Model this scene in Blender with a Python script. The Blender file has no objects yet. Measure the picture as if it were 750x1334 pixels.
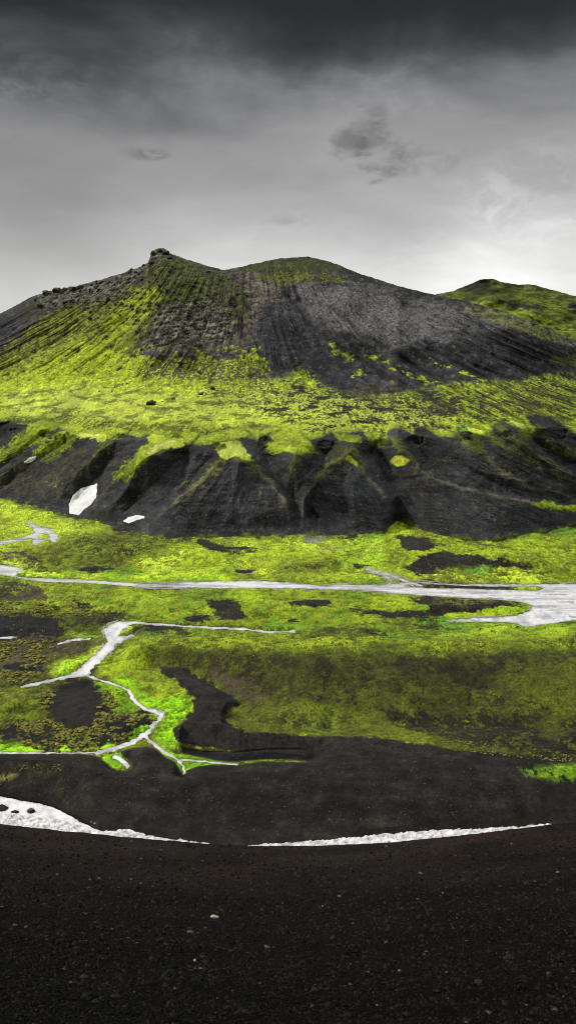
import bpy, math, random
import numpy as np
random.seed(7)
rng = np.random.default_rng(11)
scene = bpy.context.scene
C = bpy.context.scene.collection

# ------------------------------------------------------------------ camera
H = 100.0
VFOV = math.radians(55.0)
PITCH = math.radians(8.3)
F = 667.0 / math.tan(VFOV / 2)
cam_d = bpy.data.cameras.new('camera')
cam = bpy.data.objects.new('camera', cam_d)
C.objects.link(cam)
cam.location = (0, 0, H)
cam.rotation_euler = (math.radians(90) - PITCH, 0, 0)
cam_d.sensor_fit = 'VERTICAL'
cam_d.angle = VFOV
cam_d.clip_start = 0.1
cam_d.clip_end = 20000
scene.camera = cam
scene.render.resolution_x = 575
scene.render.resolution_y = 1024

def ray(u, v):
    """survey bearing -> (dx/dy, k) with x = Y*dx, z = H - Y*k"""
    a = (u - 375.0) / F
    b = (667.0 - v) / F
    dy = math.cos(PITCH) + b * math.sin(PITCH)
    dz = -math.sin(PITCH) + b * math.cos(PITCH)
    return a / dy, -dz / dy

# ------------------------------------------------------------------ noise
def _hash(ix, iy, s):
    h = (ix.astype(np.int64) * 374761393 + iy.astype(np.int64) * 668265263 + s * 1442695041) & 0xffffffff
    h = ((h ^ (h >> 13)) * 1274126177) & 0xffffffff
    h = ((h ^ (h >> 16)) * 2246822519) & 0xffffffff
    return (h ^ (h >> 15)) & 0xffff

_ang = np.linspace(0, 2 * np.pi, 65536, endpoint=False)
_gc, _gs = np.cos(_ang).astype(np.float32), np.sin(_ang).astype(np.float32)

def noise(x, y, s=0):
    x = np.asarray(x, dtype=np.float64); y = np.asarray(y, dtype=np.float64)
    ix = np.floor(x); iy = np.floor(y)
    fx = (x - ix).astype(np.float32); fy = (y - iy).astype(np.float32)
    ux = fx * fx * fx * (fx * (fx * 6 - 15) + 10); uy = fy * fy * fy * (fy * (fy * 6 - 15) + 10)
    def g(ox, oy):
        h = _hash(ix + ox, iy + oy, s)
        return _gc[h] * (fx - ox) + _gs[h] * (fy - oy)
    a = g(0, 0); b = g(1, 0); c = g(0, 1); d = g(1, 1)
    return ((a + ux * (b - a)) * (1 - uy) + (c + ux * (d - c)) * uy) * 1.45

def fbm(x, y, s=0, o=4, g=0.5):
    t = 0; a = 1.0; n = 0; f = 1.0
    for i in range(o):
        t = t + a * noise(x * f + 17.3 * i, y * f - 9.1 * i, s + i); n += a
        a *= g; f *= 2.03
    return t / n * 1.5

def ridged(x, y, s=0, o=4):
    t = 0; a = 1.0; n = 0; f = 1.0
    for i in range(o):
        t = t + a * (1 - np.abs(noise(x * f + 5.7 * i, y * f + 3.3 * i, s + i)) * 1.6); n += a
        a *= 0.55; f *= 2.1
    return t / n

def sstep(a, b, x):
    t = np.clip((x - a) / (b - a), 0, 1)
    return t * t * (3 - 2 * t)

def curve(pts, u):
    p = np.array(pts, float)
    return np.interp(u, p[:, 0], p[:, 1])

def seg_d2(u, v, a, b):
    ax, ay = a; bx, by = b
    dx, dy = bx - ax, by - ay
    t = np.clip(((u - ax) * dx + (v - ay) * dy) / (dx * dx + dy * dy + 1e-9), 0, 1)
    return (u - ax - t * dx) ** 2 + (v - ay - t * dy) ** 2, t

def line_dist(u, v, pts):
    best = None
    for a, b in zip(pts[:-1], pts[1:]):
        d, _ = seg_d2(u, v, a, b)
        best = d if best is None else np.minimum(best, d)
    return np.sqrt(best)

def poly_sdf(u, v, pts):
    """positive inside"""
    d = None; ins = np.zeros(u.shape, bool)
    n = len(pts)
    for i in range(n):
        a, b = pts[i], pts[(i + 1) % n]
        q, _ = seg_d2(u, v, a, b)
        d = q if d is None else np.minimum(d, q)
        if a[1] != b[1]:
            c = ((a[1] > v) != (b[1] > v)) & (u < (b[0] - a[0]) * (v - a[1]) / (b[1] - a[1]) + a[0])
            ins ^= c
    d = np.sqrt(d)
    return np.where(ins, d, -d)

def chaikin(p, closed=True, it=1):
    p = [tuple(map(float, q)) for q in p]
    for _ in range(it):
        o = [] if closed else [p[0]]
        for i in range(len(p) if closed else len(p) - 1):
            a, b = p[i], p[(i + 1) % len(p)]
            o += [(a[0] * .75 + b[0] * .25, a[1] * .75 + b[1] * .25), (a[0] * .25 + b[0] * .75, a[1] * .25 + b[1] * .75)]
        if not closed: o.append(p[-1])
        p = o
    return p
# ------------------------------------------------------------------ survey curves
S_ = [(-260,500),(-100,450),(0,409),(25,396),(40,387),(58,381),(70,378),(100,373),(120,367),(150,359),(180,349),(193,342),
      (198,328),(204,324),(214,323),(221,330),(240,337),(270,346),(292,352),(330,344),(360,337),(400,334),(430,341),
      (470,357),(520,373),(565,384),(610,393),(650,404),(700,422),(750,445),(850,480),(1010,510)]
B_ = [(-260,640),(0,651),(45,660),(75,671),(130,680),(160,692),(215,701),(300,700),(380,698),(440,698),(500,694),
      (517,678),(540,688),(570,697),(600,701),(640,705),(667,698),(713,693),(750,683),(1010,670)]
C_ = [(-260,545),(0,553),(60,556),(100,568),(200,580),(300,588),(400,578),(500,570),(600,566),(700,556),(750,562),(1010,560)]
F_ = [(-260,505),(0,508),(150,500),(300,505),(400,503),(500,512),(600,505),(750,490),(1010,500)]

# columns / rows of the survey grid
cols = np.concatenate([np.arange(-260, -12, 4.0), np.arange(-12, 762, 0.8), np.arange(764, 1011, 4.0)])
n1, n2, n3 = 700, 560, 22
VN = 1135.0
def nrm(a, sd): return (a / (a.std() + 1e-9) * sd).astype(np.float32)
S = curve(S_, cols); B = curve(B_, cols); Cc = curve(C_, cols); Fc = curve(F_, cols)
# small smoothing of the survey curves, except where the summit knob stands
def smooth(a, k):
    ker = np.hanning(k + 2)[1:-1]; ker /= ker.sum()
    return np.convolve(np.pad(a, k // 2, mode='edge'), ker, 'valid')[:len(a)]
S = np.where((cols > 185) & (cols < 232), S, smooth(S, 15)); B = smooth(B, 15); Cc = smooth(Cc, 41); Fc = smooth(Fc, 41)
S = S + 1.2 * fbm(cols / 14.0, cols * 0, 90, 4) * sstep(-20, 30, cols) 
t1 = np.linspace(0, 1, n1)[:, None]
V1 = VN + (B[None] - VN) * t1
t2 = np.linspace(0, 1, n2 + 1)[1:, None]
V2 = B[None] + (S[None] - B[None]) * t2
U1 = np.broadcast_to(cols[None], V1.shape); U2 = np.broadcast_to(cols[None], V2.shape)

_g = np.arange(-260, 1011, 2.0)
Bsm0 = smooth(np.interp(_g, cols, B), 71)
# ---- valley floor: heights in metres above the river flat
def bump(u, v, cu, cv, ru, rv, rot=0):
    c, s = math.cos(rot), math.sin(rot)
    a = ((u - cu) * c + (v - cv) * s) / ru; b = (-(u - cu) * s + (v - cv) * c) / rv
    return np.exp(-(a * a + b * b))

ASH = [(-300,982),(0,982),(100,981.5),(124,984),(134,991),(143,999),(152,1004),(167,1004),(173,998),(169,990),(160,985),(158,979),(175,974),
       (190,972.5),(200,975),(213,985),(228,993),(234,1003),(239,1010),(244,1003),(256,998),(275,996),(312,996.5),
       (340,992),(400,993),(420,985),(470,975),(560,975),(700,985),(1100,985),(1100,1300),(-300,1300)]
SLIT = [(236,973.5),(262,978.5),(300,979),(330,977),(360,975),(392,975),(405,978.5),(410,985),(408,990),(398,991.5),(378,989.5),(350,989.5),(310,993.5),(285,991.5),(255,986),(238,981)]

def floor_z(u, v):
    wob = 2.0 * noise(u / 23.0, v / 9.0, 3)
    ash = poly_sdf(u, v, ASH)
    plateau = 5.0 * sstep(-1.2, 3.0, ash)
    # right hand moss mound: face towards us, flat top behind
    mtop = curve([(-300,880),(150,870),(190,826),(260,838),(400,845),(560,842),(750,826),(1000,815)], u)
    mbot = curve([(-300,900),(150,890),(210,866),(300,925),(420,958),(560,975),(750,992),(1000,1000)], u)
    mw = sstep(150, 400, u) * 0.55 + 0.35 * sstep(140, 200, u)
    w = np.clip((mbot - v) / (mbot - mtop), 0, 1.6)
    mound = mw * 10.5 * sstep(-0.05, 1.15, w) / .97
    back = 1 - sstep(-.1, 1, (mtop - v) / 34.0) * 1.0
    mound = np.where(v < mtop, mw * 10.5 * back, mound)
    right = 5.0 * sstep(400, 470, u) * sstep(940, 962, v)
    chan = poly_sdf(u, v, [(208,866),(240,866),(268,886),(292,902),(316,916),(294,926),(294,938),(320,954),(420,960),(420,975),(252,973),(224,958),(224,950),(248,926),(250,910),(224,886)])
    z = np.maximum(plateau, right)
    z = np.maximum(z, mound * (1 - 0.55 * sstep(-4, 8, chan)))
    z = np.maximum(z, 3.2 * sstep(-2, 14, chan) * sstep(940, 965, v) + 2.0 * sstep(-3, 8, chan))
    sl = poly_sdf(u, v + 0.4 * wob, SLIT)
    z = z - 3.0 * sstep(-0.6, 0.8, sl)
    # fall of the ash hill down to the near river
    z = z - 7.5 * sstep(985, 1100, v)
    # left islands and low swells
    z += 2.6 * bump(u, v, 108, 922, 38, 26) + 1.6 * bump(u, v, 165, 945, 30, 14) + 2.0 * bump(u, v, 20, 915, 50, 14)
    z += 1.8 * bump(u, v, 30, 815, 55, 12) + 4.0 * bump(u, v, 205, 850, 60, 18) * sstep(150, 180, u)
    z += 5.0 * bump(u, v, 150, 712, 75, 14) + 3.0 * bump(u, v, 280, 725, 60, 10) + 2.5 * bump(u, v, 60, 725, 60, 6)
    z += 5.0 * bump(u, v, 640, 728, 90, 12) + 4.5 * bump(u, v, 545, 712, 30, 14) + 2.5 * bump(u, v, 410, 735, 45, 8)
    z += 2.5 * bump(u, v, 590, 790, 70, 6) + 2.0 * bump(u, v, 330, 790, 120, 10) + 1.6 * bump(u, v, 130, 783, 80, 9)
    z += 2.0 * bump(u, v, 60, 1005, 50, 9)
    z += 0.25 * np.maximum(0, np.interp(u, _g, Bsm0) + 1 - v)      # the plain rises to meet the foot of the spurs
    return z

# ---- water courses (survey coordinates)
RIVER = [(-300,700),(-40,733),(0,735),(25,739),(31,742.5),(23,746),(21,751),(46,753),(90,753.5),(150,758),(200,761.5),(250,758),(300,756.5),(340,756.5),
         (390,760),(427,764),(437,761.5),(481,761.5),(505,762),(540,757),(585,761),(638,761),(700,761),(750,760),(1100,755),
         (1100,800),(750,806.5),(725,811),(690,816),(681,816),(668,810),(626,809.5),(572,809.5),(600,805.5),(650,804),(676,801),(690,795),
         (693,788),(671,782),(605,778.5),(523,774),(480,768.5),(440,768),(350,765.5),(293,766.5),(235,765),(180,764.5),(120,759),(62,758.5),(48,757),(20,752),(0,748),(-300,740)]
BARS = [[(527,763),(540,759),(590,762),(640,764),(700,763.5),(708,766),(700,769),(660,768.5),(600,766.5),(560,766)]]
TRIB = [((478,741),(490,745),(505,748),(520,753),(536,762)), ((498,749),(509,754),(506,762)), ((520,753),(528,757),(548,763))]
POOLW = [(30,678),(42,681),(52,687),(66,689),(77,696),(76,703),(70,707.5),(64,702),(58,703),(48,711),(41,708),(44,701),(28,704),(0,710),(-60,716),
         (-60,712),(0,705.5),(25,700.5),(42,696),(46,691),(38,684)]
POOL_BARS = [[(50,698),(60,694),(66,699),(62,701),(54,702)], [(66,690),(74,692),(70,694)]]
STREAM = [(133,822),(140,814.5),(152,810),(166,808.5),(199,811.5),(199,813.5),(172,812),(162,818),(153,829.5),(163,828.5),(175,825.5),(172,830),(161,835),
          (149,840),(145,848),(133,861),(119,870),(119,877),(112,881),(92,882.5),(70,887.5),(28,896.5),(24,893.5),(67,884),(96,877.5),
          (110,864),(128,850.5),(134,843),(141,833)]
THREADS = [  # (points, half width)
    ([(199,812.5),(235,815),(262,817)], 1.2), ([(262,817),(300,818.5),(333,820),(350,824),(384,822)], 1.6),
    ([(114,880),(135,887),(150,891),(168,899)], 1.6), ([(168,899),(173,910),(184,921),(200,926),(211,930)], 2.8),
    ([(211,930),(208,937),(200,943),(193,955),(175,965),(152,974),(127,980)], 3.2), ([(127,980),(100,980.2),(60,980.6),(-20,980.4)], 1.2),
    ([(190,960),(200,968),(213,979),(230,988),(240,998),(239,1006)], 2.3), ([(150,985),(160,990),(166,998)], 3.2),
    ([(236,989),(262,991),(290,994),(310,995.5)], 1.3),
    ([(-20,830),(8,830.5),(22,830)], 1.6), ([(77,839),(86,836),(96,832.5),(117,832.5)], 1.4)]

RIVER = chaikin(RIVER); POOLW = chaikin(POOLW); STREAM = chaikin(STREAM, True, 2); THREADS = [(chaikin(p, False, 2), w) for p, w in THREADS]; TRIB = [chaikin(p, False, 2) for p in TRIB]
def water_sd(u, v):
    """signed px distance to water, positive in the water"""
    d = poly_sdf(u, v, RIVER)
    for b in BARS: d = np.minimum(d, -poly_sdf(u, v, b))
    d2 = poly_sdf(u, v, POOLW)
    for b in POOL_BARS: d2 = np.minimum(d2, -poly_sdf(u, v, b))
    d = np.maximum(d, d2)
    for t in TRIB: d = np.maximum(d, 1.5 - line_dist(u, v * 1.0, t))
    d = np.maximum(d, poly_sdf(u, v, STREAM))
    wn_ = .66 *(1 + .95 * noise(u / 9.0, v / 6.0, 91) + .3 * noise(u / 3.0, v / 2.0, 92)) + .25
    for p, w in THREADS: d = np.maximum(d, w * wn_ - line_dist(u, v, p))
    return d
NEAR_TOP = [(-260,1010),(0,1035),(30,1041),(60,1046),(75,1052),(100,1065),(130,1082),(145,1083),(160,1080),(200,1090),(268,1099),(300,1106),(330,1101),(380,1098),
            (450,1092),(500,1087),(560,1082),(620,1080),(680,1077),(716,1073),(730,1090),(1010,1120)]

def inbox(U, Vv, u0, u1, v0, v1):
    return (U > u0) & (U < u1) & (Vv > v0) & (Vv < v1)

Z1 = floor_z(U1, V1)
dx1, k1 = ray(U1, V1)
WSD = np.full(U1.shape, -50.0)
m = V1 < 1012
wu = U1[m]; wv = V1[m]
pert = 2.2 * noise(wu / 9.0, wv / 4.0, 21) + 1.0 * noise(wu / 3.0, wv / 1.6, 22)
WSD[m] = water_sd(wu + pert, wv + 0.35 * pert)
nt = curve(NEAR_TOP, cols)[None] + 1.2 + 2.0 * noise(U1 / 11.0, V1 * 0, 5) + 1.2 * noise(U1 / 3.1, V1 * 0, 6)
NEARSD = np.maximum(V1 - nt, -50.0)
for blob in [((0,1052),11,4.5),((20,1057),5,2.2),((41,1056),5,3)]:
    (bu, bv), ru, rv = blob
    NEARSD = np.minimum(NEARSD, (np.sqrt(((U1 - bu) / ru) ** 2 + ((V1 - bv) / rv) ** 2) - 1 + 0.25 * noise(U1 / 4, V1 / 2, 8)) * min(ru, rv))
WSD = np.where(V1 > 1020, NEARSD, WSD)
# flatten the ground beside the water
near = np.exp(-np.clip(-WSD, 0, 60) / 5.0)
flat = np.where(V1 > 1020, -2.6, np.where(V1 > 970, np.minimum(Z1, 0.2), 0.0))
Z1 = np.where((V1 < 1012), Z1 * (1 - near) + flat * near, Z1)
Znear = np.minimum(Z1, 0)
wn = sstep(-9, 2, V1 - smooth(curve(NEAR_TOP, cols), 25)[None]) * (V1 > 1020)
Z1 = Z1 * (1 - wn) + flat * wn
ZW = np.where(V1 > 1020, flat, flat)       # water level
slitk = 1 + .52 * sstep(-2, 1, poly_sdf(U1, V1 + 1, SLIT))
# no face steeper than loose scree can stand: limit the climb row by row
kp = np.abs(np.diff(k1, axis=0)); cap = 0.62 * (H - 3) * kp / k1[1:]
for i in range(1, n1):
    Z1[i] = np.minimum(Z1[i], Z1[i - 1] + cap[i - 1] * slitk[i])
for _ in range(6):      # wind rounds the ash banks sideways
    b0 = np.nonzero((V1 > 940) & (V1 < 1004)); Zs = (np.roll(Z1, 1, 1) + 2 * Z1 + np.roll(Z1, -1, 1)) / 4; wsm = sstep(938, 950, V1) * (1 - sstep(1004, 1012, V1)); Z1 = Z1 + (Zs - Z1) * wsm
Y1 = (H - Z1) / k1
Y1 = np.maximum.accumulate(Y1 , axis=0) + np.arange(n1)[:, None] * 1e-3
Z1 = H - Y1 * k1

# ---- mountain: integrate slopes outward from the valley edge
dx2, k2 = ray(U2, V2)
Cb = Cc[None]; Fb = Fc[None]; Sb = S[None]; Bb = B[None]
Bsm = np.interp(cols, np.arange(-260, 1011, 2.0), smooth(np.interp(np.arange(-260, 1011, 2.0), cols, B), 71))[None]
m2 = 0.60 * sstep(Cb - 3, Cb + 10, V2) + 0.20
m2 = m2 * (1 - 0.45 * sstep(Bsm - 22, Bsm, V2))
m2 = m2 + 0.42 * (1 - sstep(Fb - 26, Fb + 8, V2))
m2 = m2 * (0.55 + 0.45 * sstep(0, 16, V2 - Sb))
kprev = np.vstack([ray(U1[-1:], V1[-1:])[1], k2[:-1]])
lnA = np.log(Y1[-1:]); big = np.interp(cols, np.arange(-260, 1011, 2.0), smooth(np.interp(np.arange(-260, 1011, 2.0), cols, lnA[0]), 91))[None]
lnA = big + (lnA - big) * np.exp(-(B[None] - V2) / 22.0)
lnY = lnA + np.cumsum(-(k2 - kprev) / (m2 + 0.5 * (k2 + kprev)), axis=0)
Y2 = np.exp(lnY)

RIDGES = [[(58,548),(40,560),(0,598),(-60,640)], [(83,564),(50,591),(0,624),(-50,650)], [(205,575),(180,600),(157,616),(125,655),(118,676)],
          [(289,596),(263,626),(225,657),(193,686)], [(309,593),(337,613),(370,651),(378,690)], [(387,588),(380,632)],
          [(461,586),(424,610),(395,650),(392,690)], [(461,586),(475,618),(500,648)], [(512,573),(531,591),(545,612),(566,624),(603,637),(657,648),(710,659),(760,664)],
          [(590,565),(625,590),(665,622),(730,640)], [(638,566),(657,581),(700,610),(765,632)], [(651,557),(683,584),(731,611),(790,640)], [(697,557),(720,579),(750,595),(800,625)],
          [(140,572),(120,600),(75,650)]]
GULLIES = [[(20,556),(-40,600)], [(85,576),(48,600),(0,640)], [(152,578),(127,631),(90,670)], [(246,580),(238,620),(215,655),(178,677)],
           [(284,584),(262,610),(236,642)], [(342,585),(352,620),(385,650),(386,697)], [(424,592),(410,640),(405,675)], [(483,590),(500,615),(508,632)],
           [(540,575),(560,600),(600,633),(660,641),(740,656)], [(612,572),(640,602),(690,632),(760,646)], [(645,566),(672,592),(720,622),(780,640)], [(690,565),(710,590),(760,618)], [(730,560),(790,600)]]
def relief(U, Vv, R, G, soft=2.5):
    sh = U.shape; u = U.ravel(); v = Vv.ravel()
    dr = None; dg = None
    for p in R:
        d = line_dist(u, v, p); dr = d if dr is None else np.minimum(dr, d)
    for p in G:
        d = line_dist(u, v, p); dg = d if dg is None else np.minimum(dg, d)
    q = (dg - dr) / (10.0 * soft); return np.clip(q, -1.5, 1.5).reshape(sh), dr.reshape(sh), dg.reshape(sh)
wob = 4 * noise(U2 / 30, V2 / 20, 31) + 1.5 * noise(U2 / 9, V2 / 7, 32)
r_lo, dR, dG = relief(U2 + wob * .5, V2 + wob * 0.35, RIDGES, GULLIES, 2.6)
win = sstep(-4, 42, Bsm - V2) * sstep(0, 16, Bb - V2) * sstep(-14, 22, V2 - Cb)
UR = [[(210,325),(203,380),(192,440),(180,500)], [(292,352),(330,392),(345,440),(352,500)], [(395,335),(470,398),(560,440),(690,500)], [(565,385),(650,418),(760,470)],
      [(100,374),(60,410),(0,455)], [(150,360),(120,420),(60,480)]]
UG = [[(75,385),(30,440),(-20,480)], [(130,372),(90,440),(40,505)], [(180,355),(160,420),(130,490)], [(255,350),(262,410),(262,470)],
      [(335,352),(375,388),(410,430),(460,463),(600,528)], [(540,388),(640,440),(740,490)]]
r_up, dRu, dGu = relief(U2 + 2 * wob, V2 + wob, UR, UG, 5)
winu = sstep(2, 30, V2 - Sb) * sstep(0, 60, Fb + 10 - V2)
scoord = (U2 + .5 * wob - 325) * np.exp(-(V2 - 560) / 155.0)
streak = fbm(scoord / 10.0, V2 / 42.0, 41, 5, 0.6)
streak2 = fbm(scoord / 26.0, V2 / 160.0, 45, 3)
CRAG = [(50,384),(75,374),(150,357),(190,343),(198,322),(220,322),(238,335),(296,351),(325,385),(320,420),(262,455),(215,450),(180,460),(170,420),(140,412),(120,425),(80,402),(55,402)]
CR1 = [(50,384),(75,374),(150,357),(190,343),(198,322),(220,322),(215,350),(185,365),(150,388),(100,402),(60,404)]
CR2 = [(195,405),(240,388),(290,392),(312,425),(290,448),(240,446),(185,456),(180,430)]
cr = np.maximum(sstep(-8, 8, poly_sdf(U2, V2, CR1)), np.maximum(sstep(-12, 10, poly_sdf(U2, V2, CR2)), .35 * sstep(-8, 8, poly_sdf(U2, V2, CRAG))))
BREAK = [(0,548),(70,552),(100,562),(180,564),(240,560),(330,558),(420,562),(510,566),(590,562),(650,545),(700,534),(750,552)]
X2 = Y2 * dx2
rug = ridged(X2 / 16.0, Y2 / 16.0 + (H - Y2 * k2) / 22, 51, 5) - 0.6
gul = nrm(ridged(scoord / 36.0, V2 / 190.0, 401, 3), .5)
rill = nrm(ridged((U2 + .6 * wob - 370) * np.exp(-(V2 - 600) / 150.0) / 15.0, V2 / 75.0, 411, 3), .5)
GRV = [[(85,576),(106,561),(140,553)], [(152,578),(172,562),(215,553),(250,549)], [(246,580),(262,567),(300,558),(340,554)], [(342,585),(330,568),(316,557)], [(342,585),(352,568),(366,560)],
       [(424,592),(408,575),(396,566)], [(424,592),(440,572),(432,566)], [(483,590),(492,574),(500,566)], [(600,575),(585,557),(560,546)], [(650,566),(640,552),(610,538),(590,530)], [(690,560),(672,541),(640,526)],
       [(735,562),(705,537),(660,515)], [(0,556),(40,547),(90,543),(130,541)], [(530,574),(520,562)], [(560,455),(640,498),(705,530)], [(620,478),(700,508),(770,538)], [(640,540),(600,512),(560,490)],
       [(770,520),(700,490),(640,462)], [(378,388),(410,430),(460,465),(520,498),(585,526)], [(430,400),(480,440),(560,490)], [(300,395),(330,440),(345,480)]]
dG2 = None
for p_ in GRV:
    d_ = line_dist(U2 + .9 * wob, V2 + .5 * wob, p_); dG2 = d_ if dG2 is None else np.minimum(dG2, d_)
groove = np.exp(-(dG2 / 2.6) ** 2)
W2_ = Y2 * .25 + (H - Y2 * k2) * 1.1
X2 = Y2 * dx2
cragn = nrm(fbm(X2 / 9, W2_ / 8, 57, 6, .74), .5)
ox = (3.2 * groove - 13.0 * r_lo * win - 0.6 * rill * win - 3.4 * np.clip(.55 + noise(U2 / 40, V2 / 30, 481), 0, 1.3) * gul * winu * (1 - .4 * cr) - 8.0 * r_up * winu - 0.45 * streak * sstep(2, 14, V2 - Sb) * (1 - 0.85 * sstep(Fb - 30, Fb, V2)) * sstep(0, 8, Bb - V2)
      - 3.0 * streak2 * winu - cr * 2.2 * cragn)
# small terraces and pockets of the shelf edge
shelf = sstep(Fb + 2, Fb + 16, V2) * (1 - sstep(Cb + 8, Cb + 24, V2))
ox += shelf * (-3.0 * fbm(scoord / 34.0, V2 / 22.0, 61, 5, .6))
HOLES = [((425,578),11,6),((345,576),9,7),((284,581),9,4),((15,556),20,5),((62,566),16,5),((160,570),14,4),((500,577),9,6),((540,574),15,5),((606,566),8,5),((660,565),8,5),((720,566),20,9),
         ((405,671),8,6)]
hole = np.zeros(U2.shape); n_h = nrm(fbm(U2 / 9, V2 / 6, 511, 4, .6), 1)
for (hu, hv), ru, rv in HOLES:
    q = np.sqrt(((U2 + wob + 1.2 * n_h - hu) / ru) ** 2 + ((V2 + 0.5 * wob + .8 * n_h - hv) / rv) ** 2) + .12 * n_h
    hole = np.maximum(hole, 1 - sstep(0.5, 1.15, q))
ox += hole * 5.0 
Y2 = Y2 + ox
Y2 = np.maximum.accumulate(np.vstack([Y1[-1:], Y2]), axis=0)[1:] + np.arange(1, n2 + 1)[:, None] * 1e-3
X2 = Y2 * dx2; Z2 = H - Y2 * k2
X1 = Y1 * dx1
# back side of the mountain
t3 = np.linspace(0, 1, n3 + 1)[1:, None] ** 1.5
Y3 = Y2[-1:] + 500 * t3
X3 = Y3 * dx2[-1:]
drop = 0.42 * 500 * t3 * (1 - 0.2 * t3)
Z3 = Z2[-1:] - 3 * sstep(0, .05, t3) - drop
# carve the beds and roughen the ground
n_big = fbm(X1 / 22, Y1 / 22, 71, 4); n_mid = fbm(X1 / 4.5, Y1 / 4.5, 75, 4, 0.6); n_fine = fbm(X1 / 1.2, Y1 / 1.2, 79, 3, 0.6)
land = 1 - sstep(-2.5, 1.0, WSD)

# ------------------------------------------------------------------ painting (albedo)
G_ = 2.12
def lin(r, g, b, k=1.0):
    c = np.array([r, g, b], float) / 255.0
    c = np.where(c <= 0.04045, c / 12.92, ((c + 0.055) / 1.055) ** 2.4)
    return c / G_ * k

def nrm(a, sd): return (a / (a.std() + 1e-9) * sd).astype(np.float32)
class Paint:
    def __init__(s, U, Vv, e1, e2, c1, c2, warp=1.0):
        e1 = nrm(e1, .7); e2 = nrm(e2, .9); c1 = nrm(c1, .45); c2 = nrm(c2, .5)
        U = U + warp * 3.0 * nrm(noise(U / 17.0, Vv / 8.0, 501) + .6 * noise(U / 6.0, Vv / 3.0, 502), 1); Vv = Vv + warp * 0.9 * nrm(noise(U / 19.0, Vv / 9.0, 503) + .6 * noise(U / 6.0, Vv / 3.5, 504), 1)
        s.U, s.V, s.e1, s.e2, s.c1, s.c2 = U, Vv, e1, e2, c1, c2; s.cf = None; s.bw = .18
        s.col = np.zeros(U.shape + (3,), np.float32); s.moss = np.zeros(U.shape, np.float32)
    def fill(s, a, b, f, moss=None):
        f = f[..., None]
        s.col[...] = a * (1 - f) + b * f
        if moss is not None: s.moss[...] = moss
    def apply(s, sl, mask, a, b=None, moss=None):
        if b is None: c = a[None]
        else:
            cc = s.c2 if s.cf is None else s.cf
            f = np.clip(0.5 + 0.9 * cc[sl] + 0.45 * s.c1[sl], 0, 1)[..., None]; c = a * (1 - f) + b * f
        mk = mask[..., None]
        s.col[sl] = s.col[sl] * (1 - mk) + c * mk
        if moss is not None: s.moss[sl] = s.moss[sl] * (1 - mask) + moss * mask
    def poly(s, pts, a, b=None, edge=3.0, soft=1.5, cov=1.0, moss=None, src=None, op=1.0, fe=0.5):
        if edge >= .8 and len(pts) < 24: pts = chaikin(pts)
        if s.cf is not None and a[1] > 3.0 * a[2] and edge >= 1.5 and soft == 1.5:
            soft = 2.5 + 2.2 * edge; edge = .8 * edge
            if src is None and cov < 1: src = s.cf
        p = np.array(pts, float); mg = edge * 2 + soft + 3
        box = inbox(s.U, s.V, p[:, 0].min() - mg, p[:, 0].max() + mg, p[:, 1].min() - mg, p[:, 1].max() + mg)
        sl = np.nonzero(box)
        if len(sl[0]) == 0: return
        d = poly_sdf(s.U[sl], s.V[sl], pts) + edge * (s.e1[sl] + fe * s.e2[sl])
        mk = sstep(-soft, soft, d)
        if cov < 1:
            n = ((s.c2 if s.cf is None else s.cf) if src is None else src)[sl] + (0 if (s.cf is None or src is None) else .35 * s.cf[sl])
            th = 0.6 - 1.2 * cov
            mk = mk * sstep(th - s.bw, th + s.bw, n + 0.02 * np.clip(d, 0, 8))
        s.apply(sl, mk * op, a, b, moss)
    def line(s, pts, w, a, b=None, edge=1.5, soft=1.0, cov=1.0, moss=None, op=1.0, src=None):
        p = np.array(pts, float); mg = w + edge * 2 + soft + 2
        box = inbox(s.U, s.V, p[:, 0].min() - mg, p[:, 0].max() + mg, p[:, 1].min() - mg, p[:, 1].max() + mg)
        sl = np.nonzero(box)
        if len(sl[0]) == 0: return
        d = w - line_dist(s.U[sl], s.V[sl], pts) + edge * (s.e1[sl] + .5 * s.e2[sl])
        mk = sstep(-soft, soft, d)
        if cov < 1:
            n = (s.c2 if src is None else src)[sl]; th = 0.6 - 1.2 * cov
            mk = mk * sstep(th - 0.18, th + 0.18, n)
        s.apply(sl, mk * op, a, b, moss)

GRAVEL = lin(24,21,18); GRAVEL2 = lin(37,33,29); GBLACK = lin(22,21,22); BROWN = lin(72,62,48)
M_BR = lin(184,202,52); M_BR2 = lin(140,160,24); M_MID = lin(98,112,16); M_OL = lin(66,70,14); M_DK = lin(36,34,12)
NEON = lin(146,200,16); NEON2 = lin(104,152,14); TAN = lin(150,145,72); TAN2 = lin(112,110,50); MINT = lin(100,150,52)

e1 = fbm(X1 / 9, Y1 / 14, 101, 3); e2 = fbm(X1 / 1.8, Y1 / 3.0, 105, 4, .7)
c1 = fbm(X1 / 30, Y1 / 45, 111, 4); c2 = fbm(X1 / 5.0, Y1 / 8.0, 115, 5, 0.65)
P = Paint(U1, V1, e1, e2, c1, c2, 0.8 * (1 - .9 * sstep(955, 985, V1)))
P.cf = nrm(.55 * nrm(c2, .5) + .7 * nrm(fbm(X1 / 1.7, Y1 / 3.0, 371, 4, .8), .5) + .25 * nrm(c1, .5), .5)
P.bw = .28
P.fill(M_MID, M_BR2, np.clip(0.55 + 1.0 * c1 + 0.7 * c2, 0, 1), 1.0)
allp = [(-300,500),(1100,500),(1100,1400),(-300,1400)]
P.poly(allp, M_OL, cov=0.36)
P.poly(allp, lin(78,122,22), M_MID, cov=.25, src=nrm(fbm(X1 / 22, Y1 / 40, 441, 4, .6), .5), edge=3)
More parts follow.
